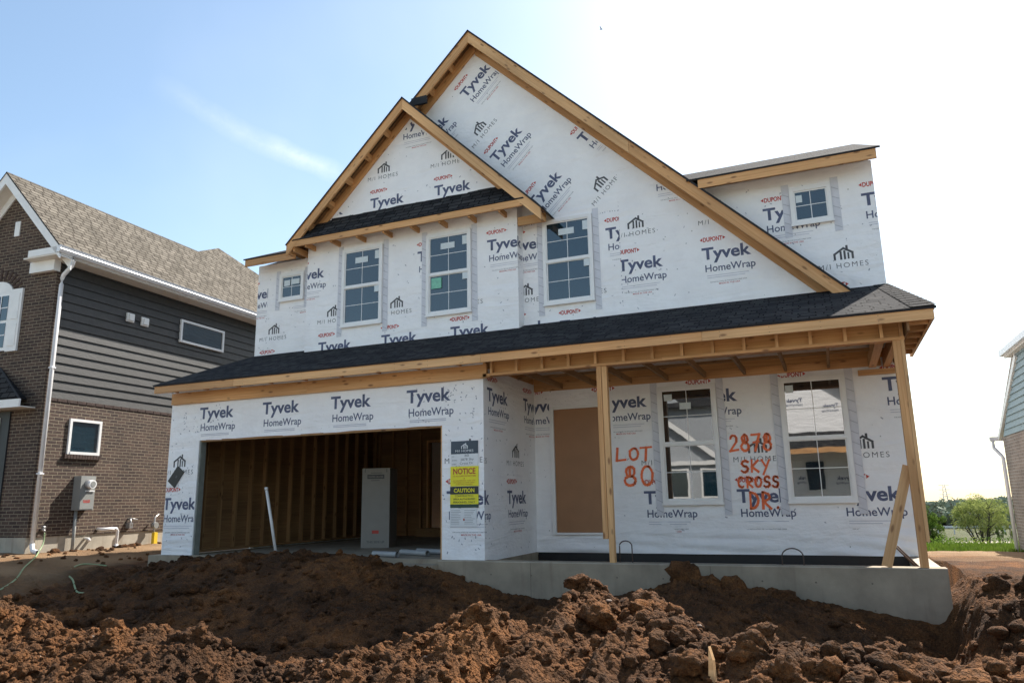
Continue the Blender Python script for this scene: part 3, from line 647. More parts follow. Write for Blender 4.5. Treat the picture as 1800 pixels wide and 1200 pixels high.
# pale pebbles mixed in the heap
mbp = []
PV, PF = [], []; npv = 0
for k in range(34):
    x = random.uniform(5, 11.2); y = float(np.interp(x, CRa[:, 0], CRa[:, 1])) + random.gauss(-0.3, 0.35); vs, fs = protos[2][k % 8]; r = random.uniform(0.006, 0.016)
    w = vs * np.array([1.3, 1, .7]) * r + np.array([x, y, float(ground_z(np.array([x]), np.array([y]))[0]) + r * .5]); PV.append(w); PF.append(fs + npv); npv += len(w)
me = bpy.data.meshes.new('pebbles'); me.from_pydata(np.concatenate(PV).tolist(), [], np.concatenate(PF).tolist()); me.polygons.foreach_set('use_smooth', np.ones(len(me.polygons), bool))
me.materials.append(plain('pale stone', (0.22, 0.15, 0.105), 0.7, 0.25, 30)); me.update()
pb = bpy.data.objects.new('pebbles', me); COL.objects.link(pb); tag(pb, 'pale pebbles scattered through the soil heap', 'stones', kind='stuff')

# ================================================================== THE HOUSE UNDER CONSTRUCTION
HO = (5.3, 2.1, -0.6)
house = thing('unfinished_house', 'two storey house under construction, sheathed in printed white house wrap with bare lumber trim', 'house', HO)
H = lambda: MB(HO)
YW, YB, YP = 2.024, 1.776, 2.09
SLM, SLS = 0.973, 0.978
mainz = lambda x: 9.36 - SLM * abs(x - 4.53)
smallz = lambda x: 8.10 - SLS * abs(x - 3.21)

# ---- garage front wall
g = H()
g.box(-0.71, 0, 0, 0.14, -0.53, 2.46, M['wrap']); g.box(0, 4.88, 0, 0.14, 1.44, 2.46, M['wrap']); g.box(4.88, 5.58, 0, 0.14, -0.535, 2.46, M['wrap'])
# ragged lower hem of the header wrap, bunched wrap at the pier foot
px = 0.0
while px < 4.86:
    w = random.uniform(0.12, 0.5); x1 = min(px + w, 4.88); d0 = random.uniform(0.0, 0.018)
    g.face([(px, -0.002, 1.45), (px, -0.004, 1.44 - d0), (x1, -0.004, 1.44 - random.uniform(0, 0.018)), (x1, -0.002, 1.45)], M['wrap']); px = x1
S = Face2D(g, (0, 0, 0), (1, 0, 0), (0, 0, 1))
cp = clipbox(-0.71, 5.58, 1.445, 2.10)
for k, x in enumerate((-0.03, 1.39, 2.81, 4.25)): logo_tyvek(S, x, 1.815, cp, parts='TH')
for x in (-0.03, 1.39, 2.81, 4.25):
    for b in (-0.285, -0.31): S.rect(x + .06, x + .7, 1.815 + b, 1.815 + b + .012, M['pale'], cp)
cl_ = clipbox(-0.705, -0.01, -0.5, 1.43)
logo_tyvek(S, -0.755, 0.245, cl_); logo_builder(S, -0.80, 0.85, cl_)
cr_ = clipbox(4.885, 5.578, -0.5, 1.43)
logo_tyvek(S, 4.96, 0.25, cr_); logo_builder(S, 4.93, 0.855, cr_)
dots(S, 70, 4.9, 5.56, -0.45, 2.05, M['tapeink']); dots(S, 45, -0.69, -0.03, -0.4, 2.0, M['tapeink']); dots(S, 40, 4.3, 5.5, 1.5, 2.05, M['tapeink']); dots(S, 25, -0.6, 0.5, 1.5, 2.05, M['tapeink'])
g.build('garage_wall', house)
jm = H()
jm.box(0.0, 0.03, 0.02, 0.14, -0.53, 1.44, M['jamb'], True); jm.box(4.85, 4.88, 0.02, 0.14, -0.53, 1.44, M['lumber'], True); jm.box(0.03, 4.85, 0.02, 0.14, 1.405, 1.437, M['shadewood'], True)
jm.build('garage_door_frame', house)
hb = H()
for a, b in ((-0.68, 2.35), (2.354, 5.66)): hb.box(a, b, -0.055, -0.002, 2.10, 2.305, M['lumber'], True)
hb.build('header_board', house)

# ---- porch side wall (garage return) and porch back wall
r = H(); r.box(5.44, 5.58, 0.142, YP - 0.002, -0.56, 2.6, M['wrap'])
S = Face2D(r, (5.58, 0, 0), (0, 1, 0), (0, 0, 1)); cp = clipbox(0.0, YP - 0.01, -0.54, 2.5)
for y in (0.13, 1.58): logo_tyvek(S, y, 1.79, cp)
for y in (-0.61, 0.84): logo_tyvek(S, y, 0.25, cp); logo_builder(S, y, 0.84, cp)
logo_builder(S, 0.12, 2.39, cp); dots(S, 60, 0.02, 2.0, -0.5, 2.2, M['tapeink'])
r.build('porch_side_wall', house)
p = H()
# wrap sheet with slack folds near its hem: a gridded sheet over the studs
p.box(5.58, 11.306, YP + 0.02, YP + 0.15, -0.56, 2.75, M['wrap'])
nxs, nzs = 150, 90; xs = np.linspace(5.58, 11.306, nxs); zs = np.linspace(-0.565, 2.7, nzs)
def sheet_y(x, z):
    k = float(np.clip((-0.05 - z) / 0.5, 0, 1)); f = 0.022 * math.sin(3.1 * x + 1.3 * math.sin(1.7 * x) + 16 * z) + 0.020 * math.sin(1.1 * x - 22 * z + 2.0 * math.sin(0.9 * x))
    top = float(np.clip((z - 1.95) / 0.4, 0, 1)); f2 = 0.008 * math.sin(5 * x + 9 * z)
    return YP - 0.001 - abs(f) * k * 1.4 - abs(f2) * top - 0.002 * abs(math.sin(7.9 * x)) 
for i in range(nxs - 1):
    for j in range(nzs - 1):
        q = [(xs[i], zs[j]), (xs[i + 1], zs[j]), (xs[i + 1], zs[j + 1]), (xs[i], zs[j + 1])]
        p.face([(a, sheet_y(a, b), b) for a, b in q], M['wrap'], [(a, b) for a, b in q], smooth=True)
S = Face2D(p, (0, YP - 0.004, 0), (1, 0, 0), (0, 0, 1)); cp = clipbox(5.6, 11.30, -0.3, 2.5)
cL = clipbox(6.99, 11.30, -0.3, 2.5); cD = clipbox(5.6, 5.86, -0.3, 2.5)
for x in (6.80, 8.24, 9.66, 11.09): logo_tyvek(S, x, 1.775, cL if x > 7 else clipbox(6.99, 8, -.3, 1.95))
logo_tyvek(S, 6.65, 1.775, cp, parts='D')
for x in (7.45, 8.90, 10.38): logo_tyvek(S, x, 0.205, cL); logo_builder(S, x - 0.01, 0.815, cL)
logo_tyvek(S, 5.36, 1.80, cD)
for x in (6.8, 8.24, 9.66): logo_builder(S, x, 2.38, cL)
O_ = M['orange']
def spray(letters, u, v, w, h, sw, slant=0.06):
    for strokes in letters:
        for st in strokes:
            P = [(u + (a + slant * b) * w, v + b * h) for a, b in st]
            P = [(a + random.uniform(-.004, .004), b + random.uniform(-.004, .004)) for a, b in P]
            for k in range(len(P) - 1): S.stroke(P[k:k + 2], sw * random.uniform(.95, 1.4), O_, lift=0.006 + k * .0001)
            for q in P: S.poly([(q[0] + sw * .62 * math.cos(t), q[1] + sw * .62 * math.sin(t)) for t in [k * math.pi / 4 for k in range(8)]], O_, lift=0.008)
            for k in range(len(P) * 5):
                q = random.choice(P); d_ = abs(random.gauss(0, sw * .75)) + sw * .3; t_ = random.uniform(0, 6.28); e_ = random.uniform(.0012, .003); X = (q[0] + d_ * math.cos(t_), q[1] + d_ * math.sin(t_))
                S.poly([(X[0] - e_, X[1] - e_), (X[0] + e_, X[1] - e_), (X[0] + e_, X[1] + e_), (X[0] - e_, X[1] + e_)], O_, lift=0.0062)
        u += w * 1.32
arc = lambda cx, cy, rx, ry, a0, a1, n=12: [(cx + rx * math.cos(R(a0 + (a1 - a0) * k / n)), cy + ry * math.sin(R(a0 + (a1 - a0) * k / n))) for k in range(n + 1)]
CH = {'L': [[(0.05, 1), (0, 0.02), (0.95, 0.06)]], 'O': [arc(.5, .5, .45, .46, 60, 425, 16)], 'T': [[(-.1, .95), (1.05, 1.02)], [(.5, 1), (.45, 0)]],
      '8': [arc(.5, .74, .33, .26, 80, -260, 14) + arc(.5, .25, .42, .26, 95, -265, 14)], '0': [arc(.5, .5, .42, .5, 70, 435, 18)], '2': [arc(.45, .72, .38, .27, 160, -30, 9) + [(0, 0.02), (.95, .08)]],
      '7': [[(0, .98), (.9, 1), (.35, 0)], [(.2, .5), (.85, .55)]], 'S': [arc(.55, .74, .4, .25, 30, 260, 9) + arc(.45, .25, .42, .26, 80, -150, 10)], 'K': [[(.1, 1), (.05, 0)], [(.85, 1), (.12, .45), (.9, 0)]],
      'Y': [[(0, 1), (.45, .5)], [(.95, 1), (.2, -.25)]], 'C': [arc(.55, .5, .5, .48, 50, 300, 12)], 'R': [[(.1, 0), (.1, 1)], arc(.1, .73, .7, .27, 90, -90, 9) + [(.9, 0)]], 'D': [[(.1, 0), (.1, 1)], arc(.1, .5, .8, .5, 90, -90, 10)], '.': [[(.3, .02), (.34, .05)]]}
spray([CH[c] for c in 'LOT'], 7.03, 0.905, 0.155, 0.20, 0.030); spray([CH['8'], CH['0']], 7.13, 0.50, 0.21, 0.30, 0.032)
spray([CH[c] for c in '2878'], 8.85, 0.985, 0.125, 0.245, 0.028); spray([CH[c] for c in 'SKY'], 8.99, 0.66, 0.115, 0.175, 0.027)
spray([CH[c] for c in 'CROSS'], 8.93, 0.43, 0.095, 0.155, 0.026); spray([CH[c] for c in 'DR.'], 9.08, 0.11, 0.135, 0.24, 0.03)
dots(S, 60, 5.7, 11.2, -0.3, 2.2, M['tapeink'], ()); 
p.build('porch_back_wall', house)

# ---- upper front wall, gable and both wings in one plane
u = H()
u.prism([(-0.71, YW, 2.4), (11.306, YW, 2.4), (11.306, YW, 5.36), (8.56, YW, 5.36), (4.53, YW, 9.22), (0.62, YW, 5.40), (0.5, YW, 5.34), (-0.71, YW, 5.34)], (0, 0.14, 0), M['wrap'])
S = Face2D(u, (0, YW, 0), (1, 0, 0), (0, 0, 1))
rk = [(SLM / math.hypot(1, SLM), 1 / math.hypot(1, SLM), (4.53 * SLM + 8.97) / math.hypot(1, SLM))]      # under the right rake
cM = clipbox(7.28, 11.3, 2.9, 5.30)
for x in (7.22, 8.65, 10.09): logo_tyvek(S, x, 4.12, cM + rk); logo_builder(S, x - 0.02, 4.725, cM + rk)
for x in (7.93, ): logo_tyvek(S, x, 5.68, [(-1, 0, -7.28)] + rk)
cE = clipbox(5.46, 7.28, 2.9, 5.22)
logo_tyvek(S, 6.13, 3.17, cE); logo_builder(S, 6.30, 3.775, cE); logo_tyvek(S, 7.03, 4.74, cE); logo_tyvek(S, 5.12, 4.78, clipbox(5.46, 5.83, 2.9, 5.2)); logo_builder(S, 5.12, 3.78, clipbox(5.46, 5.83, 2.9, 5.2)); logo_tyvek(S, 5.1, 3.22, clipbox(5.46, 5.83, 2.9, 5.2))
an = R(44); ca, sa = math.cos(an), math.sin(an)
cG = rk + [(0, -1, -5.22), (1, 0, 7.28)]
for (x, z) in ((4.94, 6.61), (4.30, 8.12), (5.70, 5.55), (6.70, 6.62), (3.365, 7.20)): logo_tyvek(S, x, z, cG, an)
for (x, z) in ((4.48, 7.0), (6.85, 5.39)): logo_builder(S, x, z, cG, an)
# right wing, its own strip of wrap right of the rake
nr = [(-SLM / math.hypot(1, SLM), -1 / math.hypot(1, SLM), -(4.53 * SLM + 9.3) / math.hypot(1, SLM)), (1, 0, 11.30), (0, 1, 5.3)]
for x in (9.66, 11.11): logo_tyvek(S, x, 4.635, nr)
for x in (10.40, ): logo_tyvek(S, x, 3.09, nr); logo_builder(S, x, 3.69, nr)
# left wing
cW = clipbox(-0.705, 0.785, 2.8, 5.2)
logo_tyvek(S, -1.06, 4.61, clipbox(-0.705, -0.43, 2.8, 5.2)); logo_builder(S, -0.59, 3.66, cW); logo_tyvek(S, -0.56, 3.08, cW); logo_tyvek(S, 0.2, 4.61, cW, parts='S')
dots(S, 60, 5.5, 8.5, 3.4, 5.2, M['tapeink']); dots(S, 60, 8.6, 11.2, 3.3, 5.2, M['tapeink'], nr); dots(S, 30, -0.6, 0.7, 3.4, 5.2, M['tapeink'])
# lap tape along the vertical and horizontal seams
for k in range(26): a = 3.5 + k * 0.075; S.rect(7.275 + random.uniform(-.01, .01), 7.285, a, a + random.uniform(.01, .03), M['tapeink'], rk)
for k in range(40): a = 5.5 + k * 0.045; S.rect(a, a + random.uniform(.008, .022), 5.22 + random.uniform(-.01, .01) + 0.02 * math.sin(k * .4), 5.235 + 0.02 * math.sin(k * .4), M['tapeink'], rk)
u.build('upper_wall', house)

# ---- bay with the small gable
b = H()
b.prism([(0.79, YB, 2.6), (5.455, YB, 2.6), (5.455, YB, 5.74), (3.21, YB, 7.93), (0.79, YB, 5.57)], (0, YW - YB - 0.002, 0), M['wrap'])
S = Face2D(b, (0, YB, 0), (1, 0, 0), (0, 0, 1)); cB = clipbox(0.795, 5.45, 2.9, 5.3)
for x in (1.13, 2.60, 4.09): logo_tyvek(S, x, 3.225, cB); logo_builder(S, x - 0.04, 3.80, cB)
for x in (0.43, 3.38, 4.85): logo_tyvek(S, x, 4.78, clipbox(0.795, 5.45, 2.9, 5.3) if x != 3.38 else clipbox(0.795, 3.59, 2.9, 5.3))
logo_builder(S, 1.86, 5.37, cB)
rs_ = math.hypot(1, SLS)
cS = [(SLS / rs_, 1 / rs_, (3.21 * SLS + 7.74) / rs_), (-SLS / rs_, 1 / rs_, (-3.21 * SLS + 7.74) / rs_), (0, -1, -5.97)]
for x in (0.84, 2.28, 3.74): logo_tyvek(S, x, 6.06, cS)
for x in (2.21, 3.66): logo_builder(S, x, 6.645, cS)
logo_tyvek(S, 2.99, 7.60, cS)
dots(S, 60, 0.85, 5.4, 3.3, 5.3, M['tapeink']); dots(S, 30, 1.5, 5, 6, 7.2, M['tapeink'], cS)
S2 = Face2D(b, (5.455, 0, 0), (0, 1, 0), (0, 0, 1)); dots(S2, 16, YB, YW, 3.3, 5.2, M['tapeink']); logo_tyvek(S2, YB - 0.62, 4.78, clipbox(YB, YW - .01, 3.2, 5.2))
b.build('bay_wall', house)

# ---- other outer walls
w = H(); w.box(-0.71, -0.602, 2.17, 11.0, -0.56, 5.4, M['wrap']); w.box(-0.71, -0.60, 0.142, 2.168, -0.53, 2.5, M['wrap'])
w.prism([(-0.71, 2.17, 5.4), (-0.71, 11.0, 5.4), (-0.71, 6.5, 7.6)], (0.14, 0, 0), M['wrap'])
S = Face2D(w, (-0.71, 0, 0), (0, -1, 0), (0, 0, 1))
for k in range(6):
    for j in range(4): logo_tyvek(S, -10.6 + 1.44 * k + .72 * (j % 2), -0.1 + 1.56 * j, clipbox(-10.9, -2.3, -.5, 5.3))
w.build('left_wall', house)
w = H(); w.box(11.166, 11.306, YP + 0.16, 11.0, -0.56, 5.4, M['wrap']); w.prism([(11.306, 2.17, 5.4), (11.306, 11.0, 5.4), (11.306, 6.5, 7.6)], (-0.14, 0, 0), M['wrap'])
S = Face2D(w, (11.306, 0, 0), (0, 1, 0), (0, 0, 1))
for k in range(6):
    for j in range(4): logo_tyvek(S, 2.3 + 1.44 * k + .72 * (j % 2), 0.2 + 1.56 * j, clipbox(2.3, 10.9, -.4, 5.3)); logo_builder(S, 2.3 + 1.44 * k + .72 * (j % 2), 0.8 + 1.56 * j, clipbox(2.3, 10.9, -.4, 5.3))
w.build('right_wall', house)
w = H(); w.box(-0.57, 11.166, 10.86, 11.0, -0.56, 5.4, M['wrap']); w.prism([(0.6, 11.0, 5.4), (8.5, 11.0, 5.4), (4.53, 11.0, 9.2)], (0, -0.14, 0), M['wrap']); w.build('back_wall', house)

# ---- roofs
def slab(mb, pts, th=0.03, top=None, bot=None, side=None):
    """roof sheet: pts is its upper face; sheathing below"""
    P = [Vector(q) for q in pts]; n = (P[1] - P[0]).cross(P[2] - P[1]).normalized()
    if n.z < 0: P.reverse(); n = -n
    Q = [q - n * th for q in P]
    mb.face(P, top or M['shingle']); mb.face(list(reversed(Q)), bot or M['osb'])
    for i in range(len(P)):
        j = (i + 1) % len(P); mb.face([P[j], P[i], Q[i], Q[j]], side or M['felt'])
rf = H()
slab(rf, [(0.42, 1.655, mainz(.42)), (4.53, 1.655, 9.36), (4.53, 11.25, 9.36), (0.42, 11.25, mainz(.42))])
slab(rf, [(4.53, 1.655, 9.36), (8.66, 1.655, mainz(8.66)), (8.66, 11.25, mainz(8.66)), (4.53, 11.25, 9.36)])
slab(rf, [(8.66, 1.655, mainz(8.66)), (10.90, 1.655, mainz(10.90)), (10.90, 2.022, mainz(10.90)), (8.66, 2.022, mainz(8.66))])
rf.build('main_gable_roof', house)
rf = H()
slab(rf, [(0.50, 1.395, smallz(.50)), (3.21, 1.395, 8.10), (3.21, 1.653, 8.10), (0.50, 1.653, smallz(.50))])
slab(rf, [(3.21, 1.395, 8.10), (6.10, 1.395, smallz(6.10)), (6.10, 2.022, smallz(6.10)), (3.21, 2.022, 8.10)])
rf.box(3.28, 3.62, 1.64, 1.70, 8.0, 8.16, M['felt'])
rf.build('small_gable_roof', house)
bz = lambda y: 5.40 + 0.466 * (y - 1.63)
rf = H()
slab(rf, [(-0.80, 1.63, bz(1.63)), (0.62, 1.63, bz(1.63)), (0.62, 6.5, bz(6.5)), (-0.80, 6.5, bz(6.5))])
slab(rf, [(8.54, 1.63, bz(1.63)), (11.42, 1.63, bz(1.63)), (11.38, 6.5, bz(6.5)), (6.1, 6.5, bz(6.5)), (6.1, 2.03, bz(2.03)), (8.54, 2.03, bz(2.03))])
slab(rf, [(-0.80, 6.5, bz(6.5)), (11.38, 6.5, bz(6.5)), (11.38, 11.3, bz(1.7)), (-0.80, 11.3, bz(1.7))])
rf.build('main_roof', house)
pz = lambda y: 2.425 + 0.385 * (y + 0.40)
rf = H()
slab(rf, [(-0.785, -0.405, pz(-.405)), (11.585, -0.405, pz(-.405)), (11.31, YW - .002, pz(YW)), (-0.74, YW - .002, pz(YW))])
slab(rf, [(11.585, -0.405, pz(-.405)), (11.585, 2.32, pz(-.405)), (11.31, 2.32, pz(YW)), (11.31, YW, pz(YW))])
# cap shingles along the right edge
for k in range(13):
    t = k / 13; a = Vector((11.585, -0.405, pz(-.405))).lerp(Vector((11.31, YW, pz(YW))), t); c = Vector((11.585, -0.405, pz(-.405))).lerp(Vector((11.31, YW, pz(YW))), t + 0.105)
    rf.face([a + Vector((-0.26 * (1 - .3 * t), 0, .014)), a + Vector((0.012, 0, .016)), c + Vector((0.012, 0, .008)), c + Vector((-0.26 * (1 - .3 * t), 0, .006))], M['shingle'])
rf.build('porch_roof', house)
rf = H(); pn = lambda y: 5.545 + 1.2 * (y - 1.42)
slab(rf, [(0.66, 1.40, pn(1.40)), (5.74, 1.40, pn(1.40)), (5.38, YB - .002, pn(YB)), (1.05, YB - .002, pn(YB))], 0.02)
px = 1.35
while px < 5.0:          # torn felt strip along the top of the pent roof
    w_ = random.uniform(.15, .5); rf.face([(px, YB - .006, 5.93), (px + w_, YB - .006, 5.93), (px + w_, YB - .006, 5.985 + random.uniform(0, .02)), (px, YB - .006, 5.985 + random.uniform(0, .02))], M['felt']); px += w_
rf.build('pent_roof', house)

# ---- rake boards, wall boards, lookouts, fascias
def rake(mb, fz, xa, xb, y0, y1, drop, hv, mat):
    za, zb = fz(xa) - drop, fz(xb) - drop
    mb.hexa([(xa, y0, za - hv), (xb, y0, zb - hv), (xb, y1, zb - hv), (xa, y1, za - hv), (xa, y0, za), (xb, y0, zb), (xb, y1, zb), (xa, y1, za)], mat, True)
L1, L2 = M['lumber'], M['lumber2']
def rake_part(name, *segs):
    mb = H()
    for s_ in segs: rake(mb, *s_)
    return mb.build(name, house)
rake_part('rake_board', (mainz, 3.24, 4.53, 1.675, 1.715, 0.035, 0.235, L1))
rake_part('rake_board', (mainz, 4.53, 7.6, 1.675, 1.715, 0.035, 0.235, L2), (mainz, 7.604, 10.86, 1.675, 1.715, 0.035, 0.235, L1))
rake_part('rake_board', (smallz, 0.52, 3.21, 1.415, 1.455, 0.032, 0.225, L1))
rake_part('rake_board', (smallz, 3.21, 6.05, 1.415, 1.455, 0.032, 0.225, L2))
rake_part('wall_board', (mainz, 3.3, 4.53, 1.985, 2.02, 0.046, 0.24, L1))
rake_part('wall_board', (mainz, 4.53, 10.62, 1.98, 2.018, 0.046, 0.31, L1))
rake_part('wall_board', (smallz, 1.05, 3.21, 1.738, 1.772, 0.046, 0.22, L1))
rake_part('wall_board', (smallz, 3.21, 5.5, 1.738, 1.772, 0.046, 0.27, L1))
lk = [(mainz, x, 1.717, 1.983) for x in (3.62, 4.05, 4.95, 5.39, 5.83, 6.27, 6.71, 7.15, 7.59, 8.03, 8.47, 8.91, 9.35, 9.79, 10.23)] + [(smallz, x, 1.457, 1.736) for x in (0.98, 1.42, 1.86, 2.30, 2.74, 3.65, 4.09, 4.53, 4.97, 5.41)]
for fz, x, y0, y1 in lk:
    mb = H(); s_ = -1 if x > (4.53 if fz is mainz else 3.21) else 1
    sl_ = SLM * s_; dx_ = 0.027; zz_ = fz(x) - 0.055
    mb.hexa([(x - dx_, y0, zz_ - sl_ * dx_ - 0.10), (x + dx_, y0, zz_ + sl_ * dx_ - 0.10), (x + dx_, y1, zz_ + sl_ * dx_ - 0.10), (x - dx_, y1, zz_ - sl_ * dx_ - 0.10),
             (x - dx_, y0, zz_ - sl_ * dx_), (x + dx_, y0, zz_ + sl_ * dx_), (x + dx_, y1, zz_ + sl_ * dx_), (x - dx_, y1, zz_ - sl_ * dx_)], L1, True); mb.build('lookout', house)
def board(name, *boxes):
    mb = H()
    for q in boxes: mb.box(*q[:6], q[6], True)
    return mb.build(name, house)
board('fascia_board', (0.60, 5.70, 1.42, 1.458, 5.385, 5.53, L1))
board('fascia_board', (-0.76, 0.55, 1.65, 1.69, 5.235, 5.385, L1))
board('fascia_board', (8.72, 11.36, 1.65, 1.69, 5.225, 5.385, L1))
board('fascia_board', (-0.76, 1.06, -0.38, -0.342, 2.275, 2.405, L1), (1.064, 5.72, -0.38, -0.342, 2.275, 2.407, L2), (5.724, 8.9, -0.38, -0.342, 2.275, 2.405, L1), (8.904, 11.555, -0.381, -0.343, 2.275, 2.407, L2))
board('fascia_board', (11.515, 11.553, -0.342, 2.30, 2.275, 2.405, L2))
board('eave_return', (5.46, 6.0, 1.79, 1.83, 5.17, 5.33, L2), (5.96, 6.0, 1.46, 1.788, 5.15, 5.29, L1))
for k in range(8):
    x = 0.95 + k * 0.61
    if x < 5.4: board('rafter_tail', (x, x + .04, 1.46, 1.772, 5.355, 5.455, L1))
board('rafter_tail', (0.66, 0.70, 1.46, 2.0, 5.30, 5.42, L1)); board('rafter_tail', (0.50, 0.58, 1.45, 1.66, 5.27, 5.40, L1))
for k in range(9): x = -0.55 + k * 0.72; board('rafter_tail', (x, x + .04, -0.340, -0.058, 2.31, 2.40, L1))
for k in range(6): y = -0.15 + k * 0.42; board('rafter_tail', (11.29, 11.513, y, y + .038, 2.27, 2.37, L1))
board('subfascia', (11.262, 11.288, -0.34, 2.05, 2.17, 2.40, M['osb']))
# porch box beam: bottom plate, short studs, plywood web
board('porch_beam', (5.72, 8.3, -0.06, 0.09, 2.124, 2.162, L1), (8.304, 11.25, -0.06, 0.09, 2.124, 2.162, L1), (5.60, 5.716, -0.055, 0.05, 2.11, 2.16, L1))
board('beam_web', (5.70, 11.24, 0.035, 0.055, 2.164, 2.545, M['ply']))
x = 5.72
while x < 11.2:
    board('beam_stud', (x, x + .038, -0.055, 0.033, 2.164, 2.50, L2)); x += 0.405
board('beam_stud', (11.20, 11.238, -0.055, 0.033, 2.164, 2.50, L2)); board('beam_stud', (5.60, 5.64, -0.05, 0.0, 2.164, 2.46, L2))
# porch ceiling: joists and ledger under the sheathing
for k in range(9): x = 6.1 + k * 0.61; board('ceiling_joist', (x, x + .038, 0.092, 2.05, 2.165, 2.255, M['shadewood']))
board('ledger', (5.60, 11.10, 2.045, 2.07, 2.145, 2.27, L1)); board('wall_blocking', (5.60, 11.29, 2.04, 2.068, 2.274, 2.85, M['ply'])); board('wall_blocking', (5.585, 5.60, 0.06, 2.036, 2.274, 2.55, M['ply'])); board('ledger', (5.60, 11.10, 0.56, 0.60, 2.26, 2.30, M['shadewood'])); board('ledger', (5.60, 11.10, 1.30, 1.34, 2.26, 2.30, M['shadewood']))
board('side_beam', (10.93, 11.03, 0.092, 2.02, 2.12, 2.31, L1)); board('side_beam', (11.13, 11.21, 0.092, 2.07, 2.12, 2.31, L1))
board('bearing_block', (10.78, 11.30, 2.02, 2.06, 2.015, 2.095, L1))
# posts
board('porch_post', (7.365, 7.435, -0.05, 0.05, -0.23, 2.122, L1), (7.44, 7.51, -0.04, 0.05, -0.535, 2.122, L2))
board('porch_post', (11.115, 11.20, -0.05, 0.05, -0.535, 2.122, L1), (11.203, 11.243, -0.05, 0.04, -0.25, 2.36, L2))
mb = H(); mb.beam((10.765, -0.02, -0.53), (11.12, 0.075, 0.62), 0.04, 0.11, L2, (0, 1, 0)); mb.build('brace', house)

nl = H(); S = Face2D(nl, (0, -0.3805, 0), (1, 0, 0), (0, 0, 1), 0.001)
x = -0.6
while x < 11.4:
    for zz in (2.305, 2.375):
        S.rect(x - .004, x + .004, zz - .004, zz + .004, M['rust'], lift=0.0015)
    x += 0.61 + random.uniform(-.03, .03)
nl.build('nail_heads', house)
nl = H(); a_ = -math.atan(SLM); S = Face2D(nl, (0, 1.98, 0), (1, 0, 0), (0, 0, 1), 0.001)
for x, t in ((5.05, '2'), (5.6, 'SPF'), (6.1, 'KD-HT'), (6.85, '7'), (7.45, 'SPF'), (8.3, 'KD-HT')): S.text(t, x, mainz(x) - .16, .035 * max(1.6, len(t)), .05, M['ink'], (), .01, a_)
nl.build('mill_stamps', house)

# ---- windows
def window(y, x0, x1, z0, z1, double=True, glass='glass', labels=(), tape=True, grid=True):
    f = H(); W_ = M['vinyl']; d0, d1, fr = y - 0.052, y + 0.01, 0.062
    f.box(x0, x0 + fr, d0, d1, z0, z1, W_); f.box(x1 - fr, x1, d0, d1, z0, z1, W_); f.box(x0 + fr, x1 - fr, d0, d1, z1 - fr, z1, W_); f.box(x0 + fr, x1 - fr, d0, d1, z0, z0 + fr, W_)
    wn_ = f.build('window', house); s_ = H(); s_.box(x0 - 0.012, x1 + 0.012, y - 0.066, y - 0.052, z0 - 0.012, z0 + 0.02, W_); s_.build('sill', wn_)
    a, c = x0 + fr, x1 - fr; zm = (z0 + z1) / 2
    secs = [(zm + 0.012, z1 - fr, y - 0.022), (z0 + fr, zm - 0.012, y - 0.012)] if double else [(z0 + fr, z1 - fr, y - 0.02)]
    for k, (b0, b1, yy) in enumerate(secs):
        q = H(); e = 0.022
        q.box(a, a + e, yy - 0.014, yy + 0.02, b0, b1, W_); q.box(c - e, c, yy - 0.014, yy + 0.02, b0, b1, W_); q.box(a + e, c - e, yy - 0.014, yy + 0.02, b1 - e, b1, W_); q.box(a + e, c - e, yy - 0.014, yy + 0.02, b0, b0 + e * 1.3, W_)
        q.build('sash', wn_)
        q = H(); q.box(a + e, c - e, yy - 0.004, yy + 0.002, b0 + e * 1.3, b1 - e, M[glass]); q.build('pane', wn_)
        if grid:
            q = H(); gx_ = (a + c) / 2; gz_ = (b0 + b1) / 2 + .004; q.box(gx_ - .0055, gx_ + .0055, yy - 0.007, yy - 0.0045, b0 + e * 1.3, b1 - e, W_)
            q.box(a + e, gx_ - .0055, yy - 0.007, yy - 0.0045, gz_ - .0055, gz_ + .0055, W_); q.box(gx_ + .0055, c - e, yy - 0.007, yy - 0.0045, gz_ - .0055, gz_ + .0055, W_); q.build('glazing_bars', wn_)
    if double:
        q = H(); q.box(a, c, y - 0.046, y - 0.03, zm - 0.022, zm + 0.022, W_); q.build('meeting_rail', wn_)
    for (u0, u1, v0, v1, mt) in labels:
        q = H(); w_ = c - a; h_ = z1 - z0 - 2 * fr; yy = y - 0.034
        q.box(a + u0 * w_, a + u1 * w_, yy - .001, yy + 0.004, z0 + fr + v0 * h_, z0 + fr + v1 * h_, M[mt]); q.build('window_label', wn_)
    if tape:
        for sgn in (-1, 1):
            q = H(); t0, t1 = (x0 - 0.115, x0 - 0.002) if sgn < 0 else (x1 + 0.002, x1 + 0.115); b0, b1 = z0 - 0.17, z1 + 0.09
            yy = y - 0.007; q.box(t0, t1, yy, y - 0.0045, b0, b1, M['tape']); T = Face2D(q, (0, yy, 0), (1, 0, 0), (0, 0, 1), 0.0012)
            n_ = max(4, int((b1 - b0) / 0.16))
            for k in range(n_):
                zz = b0 + 0.05 + (b1 - b0 - .1) * k / n_
                T.stroke([(t0 + .012, zz + 0.045), (t1 - 0.012, zz)], 0.009, M['tapeink']); 
            q.build('flashing_tape', wn_)
    return wn_
lab = [(0.30, 0.66, 0.825, 0.905, 'sticker'), (0.86, 0.99, 0.85, 0.965, 'sticker'), (0.86, 0.99, 0.39, 0.475, 'sticker')]
window(YP - .012, 7.762, 8.701, 0.187, 2.07, glass='glass_porch', labels=[(0.06, 0.22, 0.90, 0.96, 'sticker'), (0.36, 0.58, 0.815, 0.875, 'sticker')])
